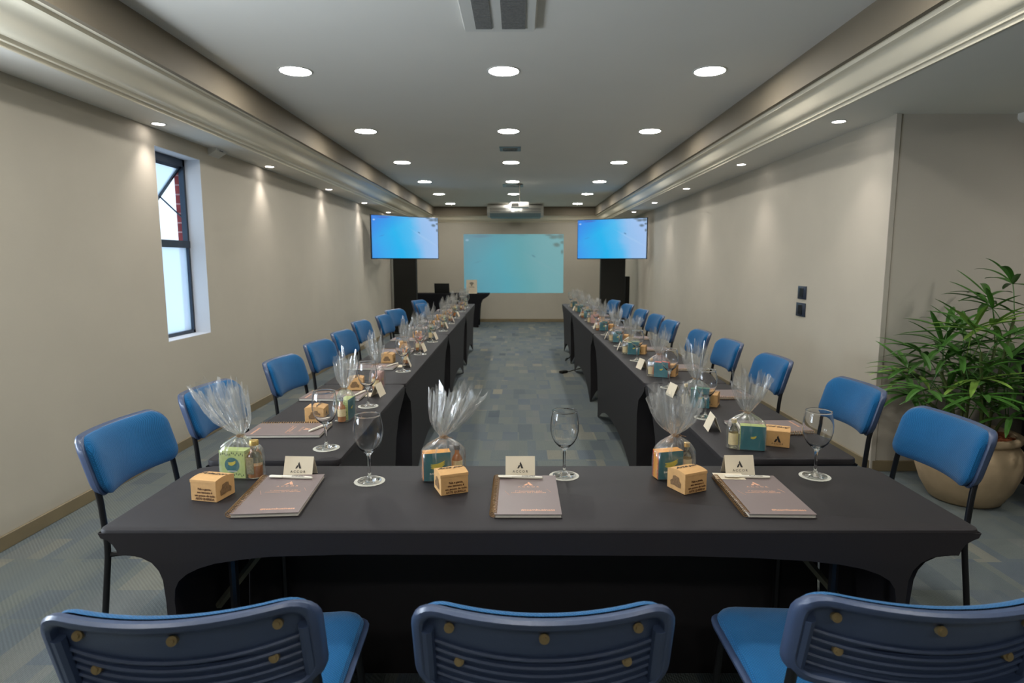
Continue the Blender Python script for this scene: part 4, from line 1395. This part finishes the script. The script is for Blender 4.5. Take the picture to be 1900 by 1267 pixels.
def bag_set(x, y, rz, bag, face, strip, style, bot, where, group, flip=False):
    c, s = math.cos(rz), math.sin(rz)
    def off(a, b): return (x + a * c - b * s, y + a * s + b * c)
    place(BAGS[bag], (x, y, ZT), rz, 'clear cellophane gift bag with twine at %s' % where, 'gift bag', group[0])
    bx, by = off(-0.0215, 0.0)
    place(carton(face, strip, style), (bx, by, ZT + 0.0015), rz, '%s carton in the gift bag at %s' % (FACEW[face] if FACEW[face] == STRIPW[strip] else FACEW[face] + '-and-' + STRIPW[strip], where), 'carton', group[1])
    bx, by = off(0.044, 0.0)
    place(bottle(bot), (bx, by, ZT + 0.0015), rz, '%s in the gift bag at %s' % (BOTW[bot], where), 'bottle', group[2])


def setting(kind, where, nb, nrot, glass, bag, bagrot, bagspec, kraft, krot, card, crot, pen, prot, flat=None):
    g = lambda s: '%s on the %s' % (s, kind)
    if nb: place(P_note, (nb[0], nb[1], ZT), nrot, 'taupe spiral notebook with copper print at %s' % where, 'notebook', g('spiral notebooks'))
    if pen: place(P_pen, (pen[0], pen[1], ZT + 0.0122 + 0.0052), prot, 'white pen lying across the notebook at %s' % where, 'pen', g('white pens'))
    if card: place(P_card, (card[0], card[1], ZT), crot, 'cream folded tent card at %s' % where, 'tent card', g('folded tent cards'))
    if flat: place(P_flat, (flat[0], flat[1], flat[2]), flat[3], 'flat white card lying by the pen at %s' % where, 'card', g('flat cards'))
    if glass:
        place(P_coaster, (glass[0], glass[1], ZT), 0.3, 'round white paper coaster under the wine glass at %s' % where, 'coaster', g('paper coasters'))
        place(P_glass, (glass[0], glass[1], ZT + 0.0009), 0, 'empty stemmed wine glass at %s' % where, 'wine glass', g('wine glasses'))
    if kraft: place(P_kraft, (kraft[0], kraft[1], ZT), krot, 'small brown kraft box at %s' % where, 'box', g('kraft boxes'))
    if bag: bag_set(bag[0], bag[1], bagrot, *bagspec, where, (g('gift bags'), g('cartons in gift bags'), g('bottles in gift bags')))


K = 'front table'
setting(K, "the front table's left place", (-0.709, 1.710), R(4.5), (-0.468, 1.836), (-0.885, 1.880), R(-6), (0, 'lime', 'lime', 'seal', 'jar'), (-0.895, 1.712), R(-12), (-0.703, 1.888), R(-3), (-0.710, 1.826), R(-6))
setting(K, "the front table's middle place", (0.012, 1.705), R(0), (0.145, 1.885), (-0.240, 1.865), R(14), (1, 'teal', 'orange', 'plain', 'amber'), (-0.205, 1.765), R(22), (0.004, 1.890), 0, (0.004, 1.826), R(-5))
setting(K, "the front table's right place", (0.697, 1.706), R(-1.5), (0.948, 1.880), (0.495, 1.880), R(14), (2, 'teal', 'orange', 'plain', 'clear'), (0.508, 1.775), R(26), (0.708, 1.900), R(1), (0.712, 1.830), R(-4), flat=(0.660, 1.845, ZT + 0.0124, R(-4)))

LN = [2.41, 3.05, 3.93, 4.62, 5.36, 6.28, 6.98, 7.66, 8.68, 9.38]
LG = [2.18, 2.84, 3.78, 4.50, 5.22, 6.06, 6.80, 7.49, 8.45, 9.22]
LB = [2.60, 3.245, 4.13, 4.74, 5.46, 6.48, 7.20, 7.82, 8.90, 9.62]
BL = [(3, 'teal', 'lime', 'plain', 'amber'), (4, 'pink', 'pink', 'plain', 'amber'), (3, 'teal', 'orange', 'plain', 'amber'), (5, 'pink', 'red', 'plain', 'amber'), (4, 'teal', 'green', 'plain', 'clear'),
      (3, 'teal', 'lime', 'plain', 'amber'), (5, 'pink', 'orange', 'plain', 'amber'), (4, 'teal', 'lime', 'plain', 'jar'), (3, 'pink', 'orange', 'plain', 'amber'), (5, 'teal', 'green', 'plain', 'clear')]
rnd = random.Random(77)
K = 'left table row'
for i in range(10):
    dx = xl(LN[i]) + 0.635
    j = lambda s: rnd.uniform(-s, s)
    where = "the left row's %s place" % ROWN[i]
    x0 = -0.938 + dx
    rot = R(-90 + j(2.5))
    setting(K, where, (x0, LN[i]), rot, (-0.718 + dx * 0.9, LG[i]), (-0.765 + dx * 0.9, LB[i]), R(-92 + j(8)), BL[i],
            (-0.885 + dx, LB[i] - 0.005 + (0.01 if i else -0.01)) if i < 9 else None, R(-84 + j(8)),
            (-0.725 + dx * 0.9, LN[i] + 0.03) if i else None, R(-90 + j(8)), (-0.815 + dx, LN[i] + 0.0), R(-90 - 14 + j(8)),
            flat=(-0.775 + dx, LN[i] + 0.045, ZT + 0.0, R(-98)) if i in (1, 2) else None)
RN = [2.43, 3.06, 3.87, 4.72, 5.42, 6.26, 7.05, 7.72, 8.66, 9.40]
RG = [2.625, 3.28, 4.203, 4.95, 5.74, 6.474, 7.20, 7.88, 8.86, 9.60]
RB = [2.176, 2.827, 3.60, 4.50, 5.20, 6.09, 6.85, 7.55, 8.40, 9.20]
BR = [(5, 'teal', 'lime', 'plain', 'clear'), (4, 'teal', 'green', 'plain', 'clear'), (3, 'teal', 'red', 'plain', 'clear'), (5, 'teal', 'lime', 'plain', 'clear'), (4, 'teal', 'pink', 'plain', 'clear'),
      (3, 'teal', 'orange', 'plain', 'amber'), (5, 'pink', 'red', 'plain', 'clear'), (4, 'teal', 'lime', 'plain', 'amber'), (3, 'teal', 'green', 'plain', 'clear'), (5, 'teal', 'orange', 'plain', 'clear')]
K = 'right table row'
for i in range(10):
    j = lambda s: rnd.uniform(-s, s)
    where = "the right row's %s place" % ROWN[i]
    kx, ky = (0.975, RB[i] + 0.055) if i == 0 else (0.915, RB[i] + 0.04)
    setting(K, where, (1.025, RN[i]), R(90 + j(2.5)), (0.822, RG[i]), (0.835, RB[i]), R(180 - 22 + j(8)), BR[i],
            (kx, ky) if i < 9 else None, R(90 + 66 + j(8)),
            (0.795, RN[i] + 0.01), R(90 + j(10)), (0.90, RN[i] + 0.0), R(90 - 10 + j(10)))

# ---------------------------------------------------------------- televisions and their black stands
def screen_mesh(name, w, h, m):
    bm = bmesh.new()
    f = bm.faces.new([bm.verts.new(p) for p in ((-w / 2, 0, -h / 2), (w / 2, 0, -h / 2), (w / 2, 0, h / 2), (-w / 2, 0, h / 2))])
    uvl = bm.loops.layers.uv.new('UVMap')
    for l, uv in zip(f.loops, ((0, 0), (1, 0), (1, 1), (0, 1))): l[uvl].uv = uv
    me = bpy.data.meshes.new(name); bm.to_mesh(me); bm.free(); me.materials.append(m)
    return me


def tv(xa, ya, xb, yb, z0, z1, label, stand):
    cx, cy = (xa + xb) / 2, (ya + yb) / 2
    w = math.hypot(xb - xa, yb - ya); h = z1 - z0
    ang = math.atan2(yb - ya, xb - xa)
    t = empty('television', (cx, cy, (z0 + z1) / 2), ang)
    bm = newbox(-w / 2, w / 2, 0.0, 0.035, -h / 2, h / 2, 0.006, 2)
    box(bm, -w * 0.3, w * 0.3, 0.034, 0.065, -h * 0.35, h * 0.3)
    obj('housing', bm, M['tv_body'], t)
    obj('screen', screen_mesh('screen', w - 0.024, h - 0.026, M['tv_screen']), None, t).location = (0, -0.001, 0.002)
    bm = bmesh.new()
    inv = Matrix.Rotation(-ang, 3, 'Z') @ Vector((stand[0] - cx, stand[1] - cy, 0))
    tube(bm, fillet([(0, 0.06, 0), (inv.x * 0.3, inv.y * 0.4 + 0.05, 0), (inv.x, inv.y, 0)], 0.05), 0.02, 8)
    box(bm, -0.1, 0.1, 0.064, 0.075, -0.1, 0.1)
    obj('wall_arm', bm, M['black_steel'], t)
    tag(t, label, 'television', 'wall-arm televisions')
    return t


tv(-2.425, 10.12, -1.425, 10.92, 1.478, 2.20, 'television with a blue sea picture hanging at the left of the far end', (-2.30, 12.2))
tv(1.112, 11.78, 2.305, 11.10, 1.482, 2.222, 'television with a blue sea picture hanging at the right of the far end', (1.88, 12.2))
for xa, xb, lab in ((-2.508, -2.054, 'tall flat black stand panel behind the left television'), (1.632, 2.119, 'tall flat black stand panel behind the right television')):
    t = empty('stand_panel', ((xa + xb) / 2, 12.30, 0))
    w = (xb - xa) / 2
    obj('upright_panel', newbox(-w, w, -0.08, 0.08, 0.03, 2.1, 0.004, 1), M['black_panel'], t, smooth=False)
    obj('foot_plate', newbox(-w * 1.0, w * 1.0, -0.2, 0.2, 0.0, 0.03, 0.004, 1), M['black_panel'], t, smooth=False)
    tag(t, lab, 'stand panel', 'black stand panels')
t = empty('column_speaker', (2.205, 12.45, 0))
obj('speaker_column', newbox(-0.042, 0.042, -0.04, 0.04, 0.03, 1.14, 0.006, 2), M['black_panel'], t)
obj('foot_plate', newbox(-0.09, 0.09, -0.10, 0.10, 0.0, 0.03, 0.004, 1), M['black_panel'], t)
tag(t, 'slim black upright column speaker right of the right stand panel', 'speaker')

# thin panel just off the far wall; its own glow replaces projector light
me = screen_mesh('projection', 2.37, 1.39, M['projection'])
o = obj('glowing_projection', me, None)
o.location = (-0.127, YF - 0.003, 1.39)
tag(o, 'glowing panel with the projected pale blue sea picture on the far wall between the televisions', 'projected picture')

# projector on its ceiling pole
t = empty('projector', (0.012, 10.25, ZC))
bm = bmesh.new(); lathe(bm, [(0, 0), (0.05, 0), (0.05, -0.012), (0.012, -0.02), (0.012, -0.30), (0, -0.30)], 16); obj('ceiling_pole', bm, M['slot'], t)
obj('projector_body', newbox(-0.15, 0.15, -0.11, 0.11, -0.385, -0.30, 0.012, 2), M['white_plastic'], t)
bm = bmesh.new(); lathe(bm, [(0, 0), (0.032, 0), (0.036, 0.02), (0.0, 0.02)], 20)
for v in bm.verts: v.co = Matrix.Rotation(R(-90), 3, 'X') @ v.co + Vector((0.07, 0.108, -0.342))
obj('lens', bm, M['tv_body'], t)
bm = bmesh.new(); box(bm, -0.13, -0.02, -0.1125, -0.11, -0.37, -0.32); obj('vent_grille', bm, M['slot'], t, smooth=False)
tag(t, 'small projector hanging from a ceiling pole in front of the far air conditioner', 'projector')

# ceiling-hung air conditioner at the far end
t = empty('air_conditioner', (-0.08, 13.95, ZC - 0.022))
bm = bmesh.new()
prism(bm, [(-0.30, -0.03), (-0.33, -0.06), (-0.33, -0.17), (-0.27, -0.24), (0.26, -0.24), (0.30, -0.2), (0.30, -0.0), (-0.28, -0.0)], lambda a, b: (-0.62, a, b), lambda a, b: (0.62, a, b))
obj('housing', bm, M['white_plastic'], t, smooth=False)
bm = bmesh.new()
for (xa, xb) in ((-0.56, -0.08), (-0.04, 0.10), (0.14, 0.56)):
    for zz in (-0.075, -0.105, -0.135):
        box(bm, xa, xb, -0.334, -0.329, zz - 0.008, zz)
obj('air_slots', bm, M['slot'], t, smooth=False)
bm = bmesh.new(); prism(bm, [(-0.335, -0.155), (-0.275, -0.262), (0.24, -0.262), (0.24, -0.238), (-0.268, -0.238), (-0.33, -0.155)], lambda a, b: (-0.56, a, b), lambda a, b: (0.56, a, b))
obj('drip_tray', bm, M['ac_under'], t, smooth=False)
tag(t, 'long white ceiling-hung air conditioner with dark slots above the projected picture', 'air conditioner')

# things on the far desk
t = empty('laptop', (-1.70, 13.50, ZT))
obj('laptop_base', newbox(-0.165, 0.165, -0.01, 0.22, 0, 0.018, 0.003, 1), M['laptop'], t)
bm = newbox(-0.165, 0.165, -0.006, 0.004, 0.0, 0.215, 0.003, 1)
mt = Matrix.Translation((0, -0.012, 0.016)) @ Matrix.Rotation(R(14), 4, 'X')
for v in bm.verts: v.co = mt @ v.co
obj('laptop_lid', bm, M['laptop'], t)
tag(t, 'open black laptop seen from behind its lid on the far desk', 'laptop')
t = empty('desk_sign', (-1.045, 13.50, ZT))
obj('sign_plate', newbox(-0.118, 0.118, -0.004, 0.004, 0.0, 0.30, 0.001, 1), M['card'], t, smooth=False)
bm = bmesh.new()
for k, r in enumerate((0.020, 0.042, 0.064)):
    tube(bm, [(0.0 + r * math.sin(R(a)), -0.006, 0.175 + r * math.cos(R(a))) for a in range(-45, 46, 9)], 0.007, 5)
lathe(bm, [(0, 0.165), (0.010, 0.170), (0.012, 0.176), (0, 0.186)], 10, c=(0, -0.006, 0))
tube(bm, [(-0.06, -0.006, 0.14), (0.06, -0.006, 0.14)], 0.004, 5)
obj('wireless_symbol', bm, M['ink'], t)
obj('sign_foot', newbox(-0.118, 0.118, -0.03, 0.03, 0.0, 0.004, 0.001, 1), M['card'], t, smooth=False)
tag(t, 'upright white sign with a dark wireless symbol on the far desk', 'sign')

# power adaptor on the aisle floor
t = empty('power_adaptor', (0.575, 7.77, 0))
bm = newbox(-0.055, 0.055, -0.03, 0.03, 0.0, 0.032, 0.006, 2)
for v in bm.verts: v.co = Matrix.Rotation(R(45), 3, 'Z') @ v.co
obj('adaptor_block', bm, M['black_panel'], t)
bm = bmesh.new(); tube(bm, fillet([(0.03, 0.03, 0.012), (0.09, 0.10, 0.006), (0.20, 0.26, 0.006), (0.26, 0.33, 0.006)], 0.05), 0.005, 6); obj('cord', bm, M['black_panel'], t)
tag(t, 'black power adaptor with its cord on the aisle carpet beside the right table row', 'power adaptor')
bm = bmesh.new()
tube(bm, fillet([(0.76, 8.30, 0.30), (0.74, 8.32, 0.16), (0.66, 8.60, 0.02), (0.70, 8.95, 0.006), (0.80, 9.05, 0.006)], 0.12), 0.006, 6)
tag(obj('hanging_cable', bm, M['black_panel']), 'black cable hanging to the floor under the far part of the right table row', 'cable')

# cup and saucer on the draped table
t = empty('cup_and_saucer', (3.42, 3.70, 0.8605))
bm = bmesh.new(); lathe(bm, [(0.0, 0.0), (0.04, 0.0), (0.075, 0.010), (0.078, 0.013), (0.04, 0.006), (0.0, 0.005)], 28); obj('saucer', bm, M['ceramic'], t)
bm = bmesh.new(); lathe(bm, [(0.0, 0.008), (0.024, 0.008), (0.034, 0.03), (0.040, 0.065), (0.037, 0.065), (0.031, 0.03), (0.0, 0.014)], 28)
tube(bm, [(0.034 + 0.02 * math.sin(a), 0, 0.038 + 0.018 * math.cos(a)) for a in [PI * k / 8 for k in range(9)]], 0.004, 6)
obj('cup', bm, M['ceramic'], t)
tag(t, 'white cup on a saucer on the tall black-draped table', 'cup and saucer')


# ---------------------------------------------------------------- potted palm
def palm():
    rnd = random.Random(12)
    t = empty('potted_palm', (2.70, 3.55, 0))
    bm = bmesh.new()
    lathe(bm, [(0.0, 0.0), (0.165, 0.0), (0.185, 0.012), (0.235, 0.10), (0.268, 0.20), (0.276, 0.27), (0.273, 0.29), (0.274, 0.296), (0.262, 0.33), (0.235, 0.365), (0.232, 0.375), (0.252, 0.383), (0.262, 0.400), (0.258, 0.418), (0.240, 0.425), (0.222, 0.418), (0.215, 0.39), (0.215, 0.36), (0.0, 0.36)], 56)
    obj('pot', bm, M['pot'], t, ang=50)
    bm = bmesh.new()
    lathe(bm, [(0.213, 0.385), (0.12, 0.395), (0.0, 0.40)], 24)
    for k in range(230):
        a = rnd.uniform(0, 2 * PI); r = 0.205 * math.sqrt(rnd.random())
        mt = Matrix.Translation((r * math.cos(a), r * math.sin(a), 0.400 + rnd.uniform(0, 0.01))) @ Matrix.Rotation(rnd.uniform(0, 6), 4, 'Z') @ Matrix.Rotation(rnd.uniform(-.5, .5), 4, 'X')
        s = rnd.uniform(0.008, 0.02)
        box(bm, -s, s, -s * 0.4, s * 0.4, -0.004, 0.004, mtx=mt)
    obj('bark_mulch', bm, M['bark'], t, smooth=False)

    def leaflet(bm, base, d, up, L_, W, droop):
        """folded strap leaflet, blunt tipped"""
        d = d.normalized()
        sd = d.cross(up).normalized(); nn = sd.cross(d).normalized()
        n = 8
        rows = []
        for i in range(n + 1):
            u = i / n
            w = W * (math.sin(PI * min(1, 0.06 + u * 0.88)) ** 0.55) * (1 - 0.25 * u)
            if i == 0: w = W * 0.12
            if i == n: w = W * 0.10
            p = base + d * (L_ * u) - Vector((0, 0, 1)) * (droop * L_ * u * u) + nn * 0.0
            rows.append([bm.verts.new(p - sd * w + nn * w * 0.35), bm.verts.new(p), bm.verts.new(p + sd * w + nn * w * 0.35)])
        for i in range(n):
            for k in range(2):
                bm.faces.new((rows[i][k], rows[i][k + 1], rows[i + 1][k + 1], rows[i + 1][k]))

    canes = []
    for i in range(13):
        a = rnd.uniform(0, 2 * PI) if i > 1 else 0.5 * i
        r = 0.13 * math.sqrt(rnd.random())
        hgt = [1.10, 0.98, 0.92, 0.84, 0.78, 0.72, 0.66, 0.60, 0.54, 0.50, 0.46, 0.60, 0.86][i]
        bx, by = r * math.cos(a), r * math.sin(a)
        tx, ty = bx * 2.1 + rnd.uniform(-.07, .07) - (0.03 if i == 0 else 0), by * 1.6 + rnd.uniform(-.05, .05)
        bm = bmesh.new()
        pts = [(bx, by, 0.395), (bx + (tx - bx) * .3, by + (ty - by) * .3, 0.395 + (hgt - 0.395) * .5 + .0), (tx, ty, hgt)]
        tube(bm, fillet(pts, 0.2), 0.0085, 7)
        obj('cane', bm, M['cane'], t)
        canes.append((Vector((bx, by, 0.395)), Vector((tx, ty, hgt)), hgt))
    for ci, (b0, tp, hgt) in enumerate(canes):
        nf = 5 if hgt > 0.8 else (4 if hgt > 0.58 else 3)
        for j in range(nf):
            u = 1.0 - 0.16 * j
            st = b0.lerp(tp, max(0.25, u))
            az = 2.4 * j + ci * 1.7 + rnd.uniform(-.4, .4)
            el = R(78 - 17 * j + rnd.uniform(-8, 8))
            if ci == 0 and j == 0: az, el = PI * 0.9, R(84)
            dirv = Vector((math.cos(az) * math.cos(el), math.sin(az) * math.cos(el), math.sin(el)))
            pl = rnd.uniform(0.20, 0.34)
            tip = st + dirv * pl - Vector((0, 0, 0.04))
            if tip.y > 0.36: tip.y = 0.36
            bm = bmesh.new()
            tube(bm, fillet([st, st + dirv * pl * 0.6, tip], 0.1, 3), 0.0028, 5)
            nl = rnd.choice((5, 6, 7, 7))
            base_d = (tip - (st + dirv * pl * 0.5)).normalized()
            out = Vector((math.cos(az), math.sin(az), 0))
            sdv = Vector((-math.sin(az), math.cos(az), 0))
            mid = (base_d + out * 0.6).normalized()
            LL = rnd.uniform(0.22, 0.33)
            for q in range(nl):
                ph = R(-105 + 210 * q / (nl - 1)) + rnd.uniform(-.08, .08)
                dv = mid * math.cos(ph) + sdv * math.sin(ph) + Vector((0, 0, 0.12 + rnd.uniform(-.1, .15)))
                ll = LL * (1 - 0.18 * abs(ph) / 1.8) * rnd.uniform(0.88, 1.08)
                e = tip + dv.normalized() * ll
                if e.y > 0.45: dv.y -= (e.y - 0.45) / ll; 
                leaflet(bm, tip, dv, Vector((0, 0, 1)) if abs(dv.normalized().z) < 0.93 else out, ll, rnd.uniform(0.016, 0.023), rnd.uniform(0.10, 0.42))
            for v in bm.verts:
                v.co.y = min(v.co.y, 0.47)
                if v.co.z < 0.92: v.co.x = min(v.co.x, 0.41)
            obj('frond', bm, M['leaf'] if rnd.random() < 0.86 else M['leaf_pale'], t, ang=25)
    tag(t, 'large leafy palm in a round tan clay pot by the alcove wall', 'potted palm')
palm()
